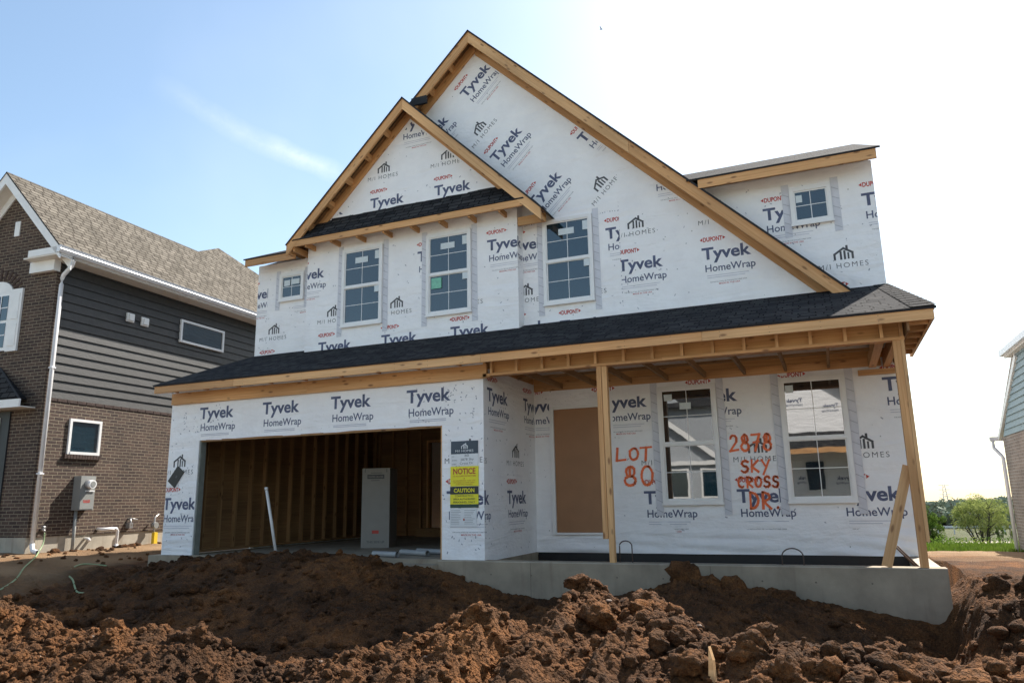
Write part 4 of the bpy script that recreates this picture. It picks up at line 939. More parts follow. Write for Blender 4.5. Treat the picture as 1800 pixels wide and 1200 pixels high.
window(YP - .012, 9.647, 10.59, 0.187, 2.07, glass='glass_porch', labels=[(0.04, 0.18, 0.90, 0.965, 'sticker')])
window(YB, 1.676, 2.615, 3.664, 5.257, labels=lab)
window(YB, 3.594, 4.533, 3.664, 5.257, labels=lab + [(0.06, 0.32, 0.315, 0.455, 'greensticker')])
window(YW, 5.861, 6.797, 3.664, 5.257, labels=lab)
window(YW, 10.081, 10.693, 4.462, 5.089, double=False, labels=[(0.06, 0.25, 0.62, 0.86, 'sticker')])
window(YW, -0.10, 0.53, 4.462, 5.06, double=False, labels=[(0.12, 0.42, 0.56, 0.82, 'sticker'), (0.48, 0.9, 0.60, 0.84, 'sticker')])

# ---- temporary front door
d = H(); fr = 0.065; yy = YP - 0.012
d.box(5.888, 5.888 + fr, yy - .055, yy, -0.277, 1.859, M['vinyl']); d.box(6.85 - fr, 6.85, yy - .055, yy, -0.277, 1.859, M['vinyl']); d.box(5.888 + fr, 6.85 - fr, yy - .055, yy, 1.859 - fr * .7, 1.859, M['vinyl']); d.box(5.888 + fr, 6.85 - fr, yy - .055, yy, -0.277, -0.245, M['vinyl'])
fd = d.build('front_door_frame', house)
d = H(); d.box(5.955, 6.783, yy - 0.02, yy - 0.003, -0.243, 1.812, M['osbdoor']); d.build('door_panel', fd)

# ---- foundation, slab
f = H(); f.box(-0.93, 0.0, -0.07, 0.3, -1.3, -0.534, M['concrete']); f.box(-0.80, -0.56, 0.302, 11.0, -1.3, -0.56, M['concrete']); f.build('foundation', house); f = H()
f.box(4.86, 11.38, -0.075, 0.15, -1.6, -0.538, M['concrete'])
for xx in (6.31, 8.75): f.box(xx, xx + .007, -0.0765, -0.0748, -1.5, -0.54, M['conseam'])
for k in range(10):
    for zz in (-0.72, -1.02): f.cyl((5.1 + k * .61, -0.0765, zz), (5.1 + k * .61, -0.0745, zz), 0.011, M['conseam'], 8)
f.box(4.86, 11.38, -0.078, -0.0752, -0.552, -0.5385, M['concrete2'])
f.box(11.16, 11.38, 0.152, 11.0, -1.6, -0.575, M['concrete2']); f.box(5.40, 5.60, 0.152, 2.06, -1.5, -0.565, M['concrete'])
f.build('foundation', house)
f = H(); f.box(5.602, 11.155, 2.08, 2.24, -1.5, -0.566, M['black']); f.build('damp_proofing', house)
f = H(); f.box(0.02, 4.855, 0.0, 6.5, -0.75, -0.53, M['concrete']); f.box(3.3, 4.855, -0.22, -0.002, -0.80, -0.60, M['concrete']); f.build('garage_slab', house)

# ---- garage interior
i_ = H(); i_.box(-0.598, -0.586, 0.16, 6.52, -0.53, 2.46, M['osb']); i_.build('garage_sheathing', house)
y = 0.30
while y < 6.4:
    mb = H(); mb.box(-0.584, -0.495, y, y + .038, -0.49, 2.42, M['shadewood'], True); mb.build('garage_stud', house); y += 0.405
i_ = H(); i_.box(-0.584, -0.495, 0.16, 6.5, -0.528, -0.492, M['shadewood'], True); i_.build('sill_plate', house)
i_ = H(); i_.box(-0.586, 1.02, 6.52, 6.6, -0.53, 2.46, M['osb']); i_.box(1.86, 5.43, 6.52, 6.6, -0.53, 2.46, M['osb']); i_.box(1.02, 1.86, 6.52, 6.6, 1.75, 2.46, M['osb']); i_.box(0.9, 2.0, 7.6, 7.64, -0.5, 2.4, M['osb'])
i_.build('garage_back_wall', house)
x = -0.45
while x < 5.4:
    if not (0.95 < x < 1.9):
        mb = H(); mb.box(x, x + .038, 6.43, 6.518, -0.53, 2.42, M['shadewood'], True); mb.build('garage_stud', house)
    x += 0.405
i_ = H(); i_.box(0.97, 1.018, 6.42, 6.6, -0.4, 1.80, L1, True); i_.box(1.862, 1.91, 6.42, 6.6, -0.4, 1.80, L1, True); i_.box(1.018, 1.862, 6.42, 6.6, 1.75, 1.80, L1, True); i_.box(0.9, 2.0, 6.05, 6.42, -0.53, -0.33, M['shadewood'], True); i_.build('inner_door_frame', house)
i_ = H(); i_.box(1.28, 1.31, 7.0, 7.03, -0.1, 0.98, M['pvc']); i_.build('vent_pipe_or_light_slit', house)  # white bar standing in for the slit of daylight at the back door gap
i_ = H(); i_.box(-0.598, 5.43, 0.145, 6.6, 2.462, 2.50, M['osb']); i_.build('garage_ceiling', house)
i_ = H(); i_.box(5.40, 5.437, 0.16, 6.5, -0.53, 2.46, M['osb']); i_.build('garage_sheathing', house)

# ---- things on and in the house
def on_front(mb): return Face2D(mb, (0, -0.012, 0), (1, 0, 0), (0, 0, 1), 0.0012)
s_ = MB(); s_.box(5.04, 5.49, -0.012, -0.004, 0.99, 1.18, M['signnavy']); s_.box(5.04, 5.49, -0.012, -0.004, 0.815, 0.988, M['paper']); F = on_front(s_)
icon_house(F, lambda a, b_: (5.215 + a, 1.068 + b_), 0.105, M['paper']); F.text('M/I HOMES', 5.265, 1.018, 0.30, 0.034, M['paper'], (), 0.0, 0, None, True)
for k, t in enumerate(('80', '2878 Sky', 'Cross Dr')): F.text(t, (5.27, 5.20, 5.19)[k], 0.945 - .056 * k, (0.07, 0.22, 0.22)[k], 0.036, M['signnavy'], (), -0.004, 0.02)
for k, t in enumerate(('LOT', 'ADDRESS', 'STREET')): F.text(t, 5.055, 0.945 - .056 * k, (.04, .09, .08)[k], 0.016, M['ink'])
single('permit_sign', s_, 'navy and white builder lot card at the top of the garage pier signs', 'sign')
s_ = MB(); s_.box(5.03, 5.495, -0.012, -0.004, 0.515, 0.805, M['signyellow']); F = on_front(s_)
F.text('NOTICE', 5.262, 0.695, 0.37, 0.085, M['signred'], (), 0.03, 0, None, True); F.text('TO ALL SUBCONTRACTORS', 5.262, 0.655, 0.38, 0.021, M['signred'], (), 0.01, 0, None, True); F.text('&', 5.262, 0.62, 0.02, 0.02, M['signred'], (), 0.01, 0, None, True)
F.text('BY ENTERING THIS SITE', 5.262, 0.59, 0.36, 0.017, M['signred'], (), 0.0, 0, None, True); F.text('YOU AGREE TO WORK SAFELY', 5.262, 0.562, 0.36, 0.017, M['signred'], (), 0.0, 0, None, True); F.text('HARD HATS REQUIRED', 5.262, 0.534, 0.28, 0.017, M['signred'], (), 0.0, 0, None, True)
single('notice_sign', s_, 'yellow NOTICE sign with dark red lettering on the white garage pier', 'sign')
s_ = MB(); s_.box(5.025, 5.49, -0.012, -0.004, 0.40, 0.51, M['signblack']); s_.box(5.025, 5.49, -0.012, -0.004, 0.255, 0.398, M['signyellow']); s_.box(5.025, 5.49, -0.012, -0.004, 0.205, 0.253, M['signgreen']); F = on_front(s_)
F.text('CAUTION', 5.257, 0.428, 0.34, 0.058, M['signyellow'], (), 0.03, 0, None, True)
for k, t in enumerate(('CONSTRUCTION', 'AREA AUTHORIZED', 'PERSONNEL ONLY')): F.text(t, 5.257, 0.363 - .045 * k, (.30, .36, .36)[k], 0.026, M['signblack'], (), 0.012, 0, None, True)
single('caution_sign', s_, 'black and yellow CAUTION sign below the notice on the garage pier', 'sign')
s_ = MB(); s_.box(5.02, 5.46, -0.012, -0.004, -0.065, 0.20, M['paper']); F = on_front(s_)
for c_ in (5.04, 5.26):
    for k in range(9): F.rect(c_, c_ + random.uniform(.11, .18), 0.165 - .024 * k, 0.169 - .024 * k, M['ink'])
F.rect(5.24, 5.265, 0.02, 0.05, M['signred'])
single('permit_paper', s_, 'white printed permit sheet at the foot of the garage pier signs', 'paper')
s_ = MB(); s_.prism([(-0.67, -0.014, 0.74), (-0.50, -0.014, 0.615), (-0.295, -0.014, 0.885), (-0.455, -0.014, 1.005)], (0, 0.008, 0), M['black']); F = Face2D(s_, (0, -0.014, 0), (1, 0, 0), (0, 0, 1), .0012)
F.poly([(-.50, .80), (-.47, .78), (-.44, .82), (-.47, .84)], M['ink'])
single('black_felt_square', s_, 'black tilted square of felt stuck on the left garage pier', 'felt square')
# water heater carton
s_ = MB(); s_.box(-.27, .27, -.25, .29, 0.0, 1.47, M['card']); F = Face2D(s_, (0, -.25, 0), (1, 0, 0), (0, 0, 1), .0015)
F.rect(-.17, .16, 1.27, 1.35, M['ink']); F.text('WATER HEATER', -.15, 1.29, .29, .036, M['card'], (), .01, 0, .003); F.rect(-.1, .07, 1.235, 1.245, M['ink']); F.rect(-.1, .12, 1.375, 1.385, M['ink'])
F.rect(-.06, .07, .26, .32, M['red']); F.text('THIS SIDE UP', -.16, .09, .34, .04, M['ink'], (), .01)
for q in (-.22, .2): F.rect(q, q + .012, 1.39, 1.46, M['ink'])
o = s_.build('appliance_carton'); o.location = (2.22, 2.4, -0.53); o.rotation_euler = (0, 0, R(17)); tag(o, 'tall white cardboard carton standing inside the dark garage', 'carton')
s_ = MB(); s_.tube([(1.22, 0.72, -0.58), (1.13, 0.66, 0.0), (1.02, 0.62, 0.56)], 0.026, M['pvc'], 10); s_.tube([(1.018, 0.62, 0.55), (1.012, 0.618, 0.60)], 0.031, M['pvc'], 10)
single('leaning_pipe', s_, 'white plastic pipe stuck upright in the soil in front of the garage', 'pipe')
for k, (a_, b_, lb) in enumerate((((3.50, .30, -.485), (4.02, .16, -.485), 'nearest white plastic pipe lying along the garage floor slab'), ((3.75, .72, -.485), (4.38, .46, -.485), 'longer white plastic pipe lying behind the nearest one on the garage slab'), ((3.9, .98, -.485), (4.62, .74, -.485), 'white plastic pipe farthest back on the garage slab'))):
    s_ = MB(); s_.tube([a_, b_], 0.044, M['greypvc'], 14, caps=False); s_.tube([b_, a_], 0.037, M['greypvc'], 14, caps=False); single('plastic_pipe', s_, lb, 'pipe', 'plastic pipes on the garage floor')
for (xa, xb, zt, lb) in ((7.55, 7.72, -.26, 'bent steel bar looping out of the porch footing beside the middle post'), (9.61, 9.86, -.34, 'bent steel bar looping out of the porch footing below the right window')):
    s_ = MB(); rr = (xb - xa) / 2; cx_ = (xa + xb) / 2; s_.tube([(xa, 0.08, -0.60), (xa, .08, zt - rr * .8)] + [(cx_ - rr * math.cos(t), 0.08, zt - rr * .8 + rr * .8 * math.sin(t)) for t in [k * math.pi / 12 for k in range(1, 12)]] + [(xb, .08, zt - rr * .8), (xb, .08, -0.60)], 0.008, M['rust'], 7)
    single('steel_bar', s_, lb, 'rebar', 'bent bars in the footing')
for (a_, b_, lb) in (((11.13, .45, -.60), (10.86, .36, -.28), 'longer rusty bar leaning inside the footing corner by the brace'), ((11.16, .55, -.60), (10.93, .48, -.33), 'shorter rusty bar leaning inside the footing corner by the brace')):
    s_ = MB(); s_.tube([a_, b_], 0.012, M['rust'], 7); single('steel_bar', s_, lb, 'rebar', 'leaning bars in the footing corner')
s_ = MB(); s_.prism([(9.70, -6.45, -.50), (9.73, -6.46, -.50), (9.722, -6.43, -.40), (9.705, -6.42, -.345)], (0.008, 0.015, 0), M['lumber2']); single('wood_splinter', s_, 'pale splintered wood stake sticking out of the soil heap', 'wood scrap')

# ================================================================== LEFT NEIGHBOUR (brick and siding)
NB = (-4.0, -0.2, -0.55)
nb = thing('brick_house', 'finished dark brown brick house with charcoal siding and tan shingle roof', 'house', NB, R(3.5))
N = lambda: MB((0, 0, NB[2]))
b = N(); b.prism([(-2.85, 0, -0.24), (0, 0, -0.24), (0, 0, 5.45), (-1.41, 0, 7.12), (-2.85, 0, 5.45)], (0, 0.10, 0), M['brick'])
b.box(-0.10, 0.0, 0.102, 11.8, -0.24, 2.475, M['brick']); b.box(-9, -2.852, 1.6, 1.7, -0.24, 5.4, M['brick']); b.box(-2.85, -2.75, 0.102, 1.6, -0.24, 5.4, M['brick'])
for k in range(52): # soldier row at the top of the side brickwork
    b.box(-0.08, 0.012, 0.11 + k * .225, 0.11 + k * .225 + .21, 2.415, 2.47, M['brickflat'])
b.build('brick_wall', nb)
b = N(); b.box(-0.30, -0.102, 0.11, 11.8, 2.478, 5.42, M['sidingbrown'])
z = 2.48; k = 0
while z < 5.28:
    h_ = 0.185; yy0 = 0.12
    b.hexa([(-0.10, yy0, z), (-0.052, yy0, z), (-0.052, 11.8, z), (-0.10, 11.8, z), (-0.10, yy0, z + h_ + .01), (-0.078, yy0, z + h_ + .01), (-0.078, 11.8, z + h_ + .01), (-0.10, 11.8, z + h_ + .01)], M['siding']); z += h_; k += 1
b.build('siding_wall', nb)
b = N(); b.box(-2.9, -0.02, 0.0, 0.25, -1.3, -0.242, M['concrete2']); b.build('foundation', nb); b = N(); b.box(-0.25, -0.02, 0.252, 11.8, -1.3, -0.242, M['concrete2']); b.build('foundation', nb)
rz = lambda x: 7.38 - 1.04 * abs(x + 1.41)
b = N(); TS = M['tanshingle']
slab(b, [(0.44, -0.32, rz(.44)), (0.44, 12.6, rz(.44)), (-2.05, 6.85, 8.046), (-1.41, 5.37, 7.38), (-1.41, -0.32, 7.38)], .03, TS, M['soffit'], M['felt'])
slab(b, [(-3.26, -0.32, rz(-3.26)), (-1.41, -0.32, 7.38), (-1.41, 5.37, 7.38), (-3.26, 1.2, rz(-3.26))], .03, TS, M['soffit'], M['felt'])
slab(b, [(-9, 1.2, 5.46), (-3.26, 1.2, 5.46), (-1.41, 5.37, 7.38), (-2.05, 6.85, 8.046), (-9, 6.85, 8.046)], .03, TS, M['soffit'], M['felt'])
slab(b, [(0.44, 12.6, rz(.44)), (-9, 12.6, rz(.44)), (-9, 6.85, 8.046), (-2.05, 6.85, 8.046)], .03, TS, M['soffit'], M['felt'])
b.build('roof', nb)
b = N()
for xa, xb in ((-3.26, -1.41), (-1.41, 0.40)):
    za, zb = rz(xa) - .035, rz(xb) - .035
    b.hexa([(xa, -0.31, za - .24), (xb, -0.31, zb - .24), (xb, -0.27, zb - .24), (xa, -0.27, za - .24), (xa, -0.31, za), (xb, -0.31, zb), (xb, -0.27, zb), (xa, -0.27, za)], M['whitetrim'])
    b.hexa([(xa, -0.268, za - .20), (xb, -0.268, zb - .20), (xb, -0.002, zb - .20), (xa, -0.002, za - .20), (xa, -0.268, za - .18), (xb, -0.268, zb - .18), (xb, -0.002, zb - .18), (xa, -0.002, za - .18)], M['soffit'])
    b.hexa([(xa, -0.03, za - .42), (xb, -0.03, zb - .42), (xb, -0.004, zb - .42), (xa, -0.004, za - .42), (xa, -0.03, za - .202), (xb, -0.03, zb - .202), (xb, -0.004, zb - .202), (xa, -0.004, za - .202)], M['whitetrim'])
b.build('rake_trim', nb)
b = N(); b.box(-0.47, 0.40, -0.31, -0.002, 5.33, 5.47, M['whitetrim']); b.box(-0.66, 0.03, -0.10, 0.05, 5.07, 5.30, M['whitetrim']); b.box(-0.60, 0.40, -0.30, 0.0, 5.302, 5.328, M['soffit']); b.build('cornice_return', nb)
b = N(); b.box(-0.10, 0.34, 0.0, 12.5, 5.29, 5.31, M['soffit']); b.box(0.31, 0.34, -0.26, 12.5, 5.312, 5.47, M['whitetrim']); b.build('soffit', nb)
b = N(); b.prism([(0.342, -0.33, 5.34), (0.42, -0.33, 5.34), (0.46, -0.33, 5.40), (0.45, -0.33, 5.42), (0.47, -0.33, 5.475), (0.342, -0.33, 5.475)], (0, 12.9, 0), M['alum']); b.build('gutter', nb)
b = N(); b.tube([(0.40, 0.02, 5.36), (0.40, 0.02, 5.24), (0.36, 0.04, 5.16), (0.10, 0.08, 5.0), (0.055, 0.09, 4.93), (0.055, 0.09, 4.8), (0.055, 0.09, -0.38)], 0.042, M['alum'], 8)
b.tube([(0.055, .09, -.36), (0.06, .09, -.43), (0.12, .07, -.49), (0.30, .03, -.51)], 0.045, M['alum'], 8); b.cyl((0.30, .03, -.51), (0.303, .03, -.51), .036, M['black'])
for zz in (3.05, .95): b.box(0.005, 0.105, 0.042, 0.138, zz, zz + .03, M['alum'])
b.build('downspout', nb)
def nb_window(y0, y1, z0, z1, x, plain_=True):
    q = N(); t = .055; q.box(x - .03, x + .045, y0, y0 + t, z0, z1, M['vinyl']); q.box(x - .03, x + .045, y1 - t, y1, z0, z1, M['vinyl']); q.box(x - .03, x + .045, y0 + t, y1 - t, z1 - t, z1, M['vinyl']); q.box(x - .03, x + .055, y0 + t, y1 - t, z0, z0 + t, M['vinyl'])
    w_ = q.build('window', nb); q = N(); q.box(x + .004, x + .012, y0 + t, y1 - t, z0 + t, z1 - t, M['glass']); q.build('pane', w_); return w_
w_ = nb_window(0.65, 1.42, 1.375, 2.10, -0.005); q = N()
for k in range(13): q.box(-0.02, 0.055, 0.59 + k * .068, 0.59 + k * .068 + .058, 1.285, 1.372, M['brickflat'])
q.build('brick_sill', w_)
nb_window(3.49, 5.03, 4.265, 4.84, -0.06)
for (a_, c_) in ((1.86, 4.43), (2.28, 4.42)):
    q = N(); q.box(-0.06, -0.02, a_, a_ + .2, c_, c_ + .2, M['whitetrim']); q.box(-0.02, 0.02, a_ + .03, a_ + .17, c_ + .03, c_ + .17, M['whitetrim']); q.build('wall_vent', nb)
# electric meter
q = N(); q.box(0.002, 0.20, 0.90, 1.25, 0.25, 0.94, M['meter']); q.box(0.2, 0.212, 0.915, 1.235, 0.27, 0.60, M['meter']); mt = q.build('meter_box', nb)
q = N(); q.cyl((0.20, 1.09, 0.77), (0.23, 1.09, 0.77), 0.105, M['steel'], 20); q.cyl((0.23, 1.09, 0.77), (0.32, 1.09, 0.77), 0.088, M['vinyl'], 20); q.cyl((0.32, 1.09, 0.77), (0.325, 1.09, 0.77), 0.06, M['meter'], 20); q.box(0.2, 0.23, 1.02, 1.22, .62, .645, M['alum']); q.build('meter_dial', mt)
q = N(); F = Face2D(q, (0.212, 0, 0), (0, 1, 0), (0, 0, 1), .002); F.rect(0.99, 1.14, 0.40, .415, M['red']); F.text('DANGER', 0.98, .42, .17, .04, M['red'], (), .02); q.build('warning_label', mt)
q = N(); q.cyl((0.06, 0.97, 0.25), (0.06, 0.97, -0.7), 0.032, M['meter'], 10); q.build('conduit', mt)
q = N(); q.tube([(-0.02, 1.58, -.15), (0.16, 1.58, -.15), (0.20, 1.62, -.15), (0.21, 1.85, -.15)], .035, M['pvc'], 10); q.tube([(0.21, 1.80, -.15), (0.21, 1.87, -.155), (0.21, 1.90, -.2), (0.21, 1.90, -.60)], .035, M['pvc'], 10); q.cyl((0.21, 1.90, -.56), (0.21, 1.90, -.48), .05, M['pvc']); q.build('vent_pipe_or_light_slit', nb)
q = N(); q.tube([(-0.02, 1.30, -.33), (0.13, 1.28, -.33), (0.15, 1.28, -.38)], .028, M['pvc'], 8); q.build('drain_pipe', nb)
q = N(); q.cyl((0.0, .28, -.10), (0.10, .28, -.10), .03, M['steel'], 10); q.cyl((0.07, .25, -.06), (0.07, .31, -.06), .03, M['steel'], 8); q.tube([(0.09, .28, -.10), (0.11, .28, -.15)], .016, M['steel']); q.build('hose_tap', nb)
q = N(); q.tube([(0, 2.35, 0.04), (.06, 2.37, .03), (.10, 2.36, -.10)], .02, M['steel']); q.tube([(.04, 2.36, .06), (.10, 2.52, .02)], .012, M['steel']); q.box(0.0, .11, 2.31, 2.40, -.16, -.04, M['steel']); q.build('cable_hookup', nb)
q = N(); q.tube([(0.10, 3.02, -.75), (0.10, 3.02, .05), (.10, 3.12, .12)], .022, M['steel']); q.cyl((.06, 3.02, -.12), (.16, 3.02, -.12), .07, M['meter'], 14); q.build('gas_meter', nb)
q = N(); q.box(0.08, .16, 2.98, 3.08, -.62, -.28, M['yellow']); q.cyl((.12, 3.06, -.9), (.12, 3.06, -.42), .03, M['yellow'], 10); q.build('gas_tag', nb)
# front: vent slit, arched window with shutter, porch roof, door
q = N(); q.box(-1.36, -1.21, -0.02, 0.01, 6.0, 6.33, M['whitetrim']); q.build('attic_vent', nb)
q = N(); q.box(-2.0, -1.18, -0.03, 0.02, 3.50, 4.75, M['vinyl']); q.prism([(-2.0, -.03, 4.752)] + [(-1.59 + .41 * math.cos(t), -.03, 4.752 + .26 * math.sin(t)) for t in [math.pi - k * math.pi / 12 for k in range(1, 12)]] + [(-1.18, -.03, 4.752)], (0, .05, 0), M['whitetrim']); fw = q.build('arched_window', nb)
q = N(); q.box(-1.93, -1.25, -.036, -.031, 4.15, 4.68, M['glass']); q.box(-1.93, -1.25, -.036, -.031, 3.57, 4.09, M['glass']); q.build('pane', fw)
q = N()
for zz in (4.42, 3.83): q.box(-1.93, -1.25, -.042, -.037, zz - .01, zz + .01, M['vinyl'])
for xx in (-1.45, -1.70): q.box(xx - .01, xx + .01, -.046, -.0425, 3.57, 4.68, M['vinyl'])
q.build('glazing_bars', fw)
q = N(); q.box(-1.175, -0.86, -.045, -.002, 3.47, 4.80, M['whitetrim'])
for (a_, c_) in ((3.58, 4.05), (4.15, 4.70)): q.box(-1.12, -.915, -.055, -.046, a_, c_, M['whitetrim'])
q.build('shutter', nb)
q = N()
for k in range(13):
    t = R(178 - k * 14.6); c_, s2 = math.cos(t), math.sin(t); o_ = (-1.59, 4.78)
    q.hexa([(o_[0] + .44 * c_ - .03 * s2, -.012, o_[1] + .29 * s2 + .03 * c_), (o_[0] + .44 * c_ + .03 * s2, -.012, o_[1] + .29 * s2 - .03 * c_), (o_[0] + .44 * c_ + .03 * s2, .01, o_[1] + .29 * s2 - .03 * c_), (o_[0] + .44 * c_ - .03 * s2, .01, o_[1] + .29 * s2 + .03 * c_),
            (o_[0] + .66 * c_ - .03 * s2, -.012, o_[1] + .50 * s2 + .03 * c_), (o_[0] + .66 * c_ + .03 * s2, -.012, o_[1] + .50 * s2 - .03 * c_), (o_[0] + .66 * c_ + .03 * s2, .01, o_[1] + .50 * s2 - .03 * c_), (o_[0] + .66 * c_ - .03 * s2, .01, o_[1] + .50 * s2 + .03 * c_)], M['brickflat'])
q.build('brick_arch', nb)
q = N(); slab(q, [(-4, -.36, 2.43), (-0.16, -.36, 2.43), (-1.28, -.002, 3.16), (-4, -.002, 3.16)]); slab(q, [(-.16, -.36, 2.43), (-.42, -.002, 2.45), (-1.28, -.002, 3.16)]); pr_ = q.build('porch_roof', nb)
q = N(); q.box(-4, -.14, -.37, -.335, 2.24, 2.40, M['whitetrim']); q.box(-4, -.16, -.333, -.003, 2.25, 2.27, M['soffit']); q.build('fascia', pr_)
q = N(); q.box(-1.9, -.80, -.03, .02, -.23, 2.22, M['signblack']); dr = q.build('door_surround', nb); q = N(); q.box(-1.9, -1.05, -.06, -.031, 0.42, 2.10, M['vinyl']); q.box(-1.9, -1.11, -.066, -.061, .48, 2.04, M['glass']); q.build('side_light', dr)

# hoses on the ground
def gpath(P, lift=0.02): return [(x_, y_, float(ground_z(np.array([x_]), np.array([y_]))[0]) + lift) for x_, y_ in P]
def curve(P, n=8):
    out = []
    for i in range(len(P) - 1):
        p0, p1, p2, p3 = [Vector(P[max(0, min(len(P) - 1, i + d))]) for d in (-1, 0, 1, 2)]
        for k in range(n):
            t = k / n; out.append(0.5 * ((2 * p1) + (p2 - p0) * t + (2 * p0 - 5 * p1 + 4 * p2 - p3) * t * t + (3 * p1 - p0 - 3 * p2 + p3) * t ** 3))
    out.append(Vector(P[-1])); return out
s_ = MB(); s_.tube(curve([(-3.90, 0.08, -.16), (-3.86, 0.05, -.35), (-3.72, -.12, -.50)] + gpath([(-3.2, -.55), (-2.3, -1.35), (-1.46, -2.04), (-.98, -2.61), (-.6, -3.3)])), 0.013, M['hose'], 7); single('garden_hose', s_, 'green garden hose hanging from the brick house tap and trailing left', 'hose')
s_ = MB(); s_.tube(curve(gpath([(-1.9, -.1), (-2.26, -.32), (-1.7, -1.0), (-.9, -1.5), (-.2, -1.95), (.15, -2.1)])), 0.013, M['hose'], 7); single('garden_hose', s_, 'loose piece of green hose curled on the soil between the houses', 'hose')

# ================================================================== RIGHT NEIGHBOUR
RB = (14.0, 6.0, -1.5)
rb = thing('sided_house', 'finished house at the right edge with blue grey siding over grey brick', 'house', RB)
G = lambda: MB(RB)
q = G(); q.box(14.0, 14.2, -0.5, 10.40, -1.7, 1.52, M['brick2']); q.box(14.2, 22, -0.5, -0.3, -1.7, 3.2, M['brick2']); q.box(14.2, 22, 10.2, 10.4, -1.7, 1.52, M['brick2']); q.build('brick_wall', rb)
q = G(); q.prism([(14.02, -0.5, 1.522), (14.02, 10.35, 1.522), (14.02, 8.0, 3.12), (14.02, -0.5, 3.12)], (0.15, 0, 0), M['bluesiding'])
z = 1.525
while z < 3.05:
    yb_ = 10.40 - (z + .1 - 1.522) * (10.35 - 8.0) / (3.12 - 1.522)
    q.hexa([(13.985, -.5, z), (14.02, -.5, z), (14.02, yb_, z), (13.985, yb_, z), (14.01, -.5, z + .14), (14.02, -.5, z + .14), (14.02, yb_ - .1, z + .14), (14.01, yb_ - .1, z + .14)], M['bluesiding']); z += 0.135
q.build('siding_wall', rb)
q = G(); q.beam((13.985, 7.85, 3.02), (13.985, 10.72, 1.50), .05, .11, M['whitetrim'], (1, 0, 0), False); q.build('rake_trim', rb)
q = G(); q.box(13.80, 13.88, -.5, 8.45, 3.10, 3.22, M['alum']); q.box(13.88, 14.1, -.5, 8.4, 3.06, 3.09, M['soffit']); q.box(13.88, 13.90, -.5, 8.4, 3.091, 3.21, M['whitetrim']); q.build('gutter', rb)
q = G(); slab(q, [(13.82, -.6, 3.24), (13.82, 8.48, 3.24), (18, 8.48, 6.0), (18, -.6, 6.0)], .04, TS, M['soffit'], M['whitetrim']); slab(q, [(13.97, 8.2, 3.06), (13.97, 10.85, 1.52), (22, 10.9, 1.56), (22, 8.2, 3.1)], .04, TS, M['soffit'], M['whitetrim']); slab(q, [(18, -.6, 6.0), (18, 8.95, 6.0), (22.4, 8.95, 3.29), (22.4, -.6, 3.29)], .04, TS, M['soffit'], M['whitetrim']); q.build('roof', rb)
q = G(); q.tube([(13.86, 10.78, 1.48), (13.86, 10.78, 1.30), (13.93, 10.50, 1.12), (13.95, 10.42, 1.05), (13.95, 10.42, -1.55)], .04, M['alum'], 8); q.box(13.8, 14.2, 10.74, 10.86, 1.46, 1.56, M['alum']); q.build('downspout', rb)

# ================================================================== ACROSS THE STREET (seen as reflections)
A = (3.0, -27.5, -1.2)
oh = thing('grey_house', 'grey sided house with white trimmed gable across the street, mirrored in the left porch window', 'house', A); G = lambda: MB(A)
q = G(); q.box(-2.5, 6.4, -36, -27.5, -1.3, 5.2, M['greysiding']); q.prism([(-2.5, -27.5, 5.2), (3.0, -27.5, 5.2), (.25, -27.5, 7.6)], (0, -2, 0), M['greysiding']); q.box(-1.4, 4.9, -27.5, -25.6, -1.3, 2.2, M['greysiding']); q.prism([(-1.6, -25.6, 2.2), (5.0, -25.6, 2.2), (1.7, -25.6, 4.6)], (0, -1.9, 0), M['greysiding']); q.build('wall', oh)
q = G(); slab(q, [(-3, -27, 5.1), (7, -27, 5.1), (7, -32, 8.4), (-3, -32, 8.4)]); slab(q, [(-2, -25.3, 1.95), (1.7, -25.3, 4.75), (1.7, -27.5, 4.75), (-2, -27.5, 1.95)]); slab(q, [(1.7, -25.3, 4.75), (5.4, -25.3, 1.95), (5.4, -27.5, 1.95), (1.7, -27.5, 4.75)]); q.build('roof', oh)
q = G(); q.beam((-2, -25.28, 1.9), (1.7, -25.28, 4.68), .06, .25, M['whitetrim'], (0, 1, 0), False); q.beam((5.4, -25.28, 1.9), (1.7, -25.28, 4.68), .06, .25, M['whitetrim'], (0, 1, 0), False); q.box(-2, 5.4, -25.5, -25.35, 1.9, 2.1, M['whitetrim']); q.build('trim', oh)
for x in (2.4, 4.0):
    q = G(); q.box(x, x + 1, -25.6, -25.52, 0.2, 1.7, M['vinyl']); f_ = q.build('window', oh); q = G(); q.box(x + .1, x + .9, -25.518, -25.51, .3, 1.6, M['glass']); q.build('pane', f_)
A = (10.5, -27.0, -1.2)
ow = thing('wrapped_house', 'white wrapped unfinished gable house across the street, mirrored in the right porch window', 'house', A); G = lambda: MB(A)
q = G(); q.box(7.0, 14.5, -36, -27.0, -1.3, 3.2, M['wrap']); q.prism([(7.0, -27, 3.2), (14.5, -27, 3.2), (8.6, -27, 7.2), (7.0, -27, 6.6)], (0, -2, 0), M['wrap']); S = Face2D(q, (0, -27, 0), (-1, 0, 0), (0, 0, 1), .01)
for x, z in ((-9.2, 5.0), (-10.9, 4.6), (-9.4, 1.0), (-11.2, 1.0), (-8.2, 2.3)): logo_tyvek(S, x, z, parts='TH')
q.build('wall', ow)
q = G(); slab(q, [(6.8, -26.6, 7.3), (8.6, -26.6, 7.6), (15.3, -26.6, 3.0), (15.3, -36, 3.0), (8.6, -36, 7.6)][1:]); slab(q, [(6.8, -25.0, 2.5), (14.8, -25.0, 2.5), (14.8, -27, 3.4), (6.8, -27, 3.4)]); q.build('roof', ow)
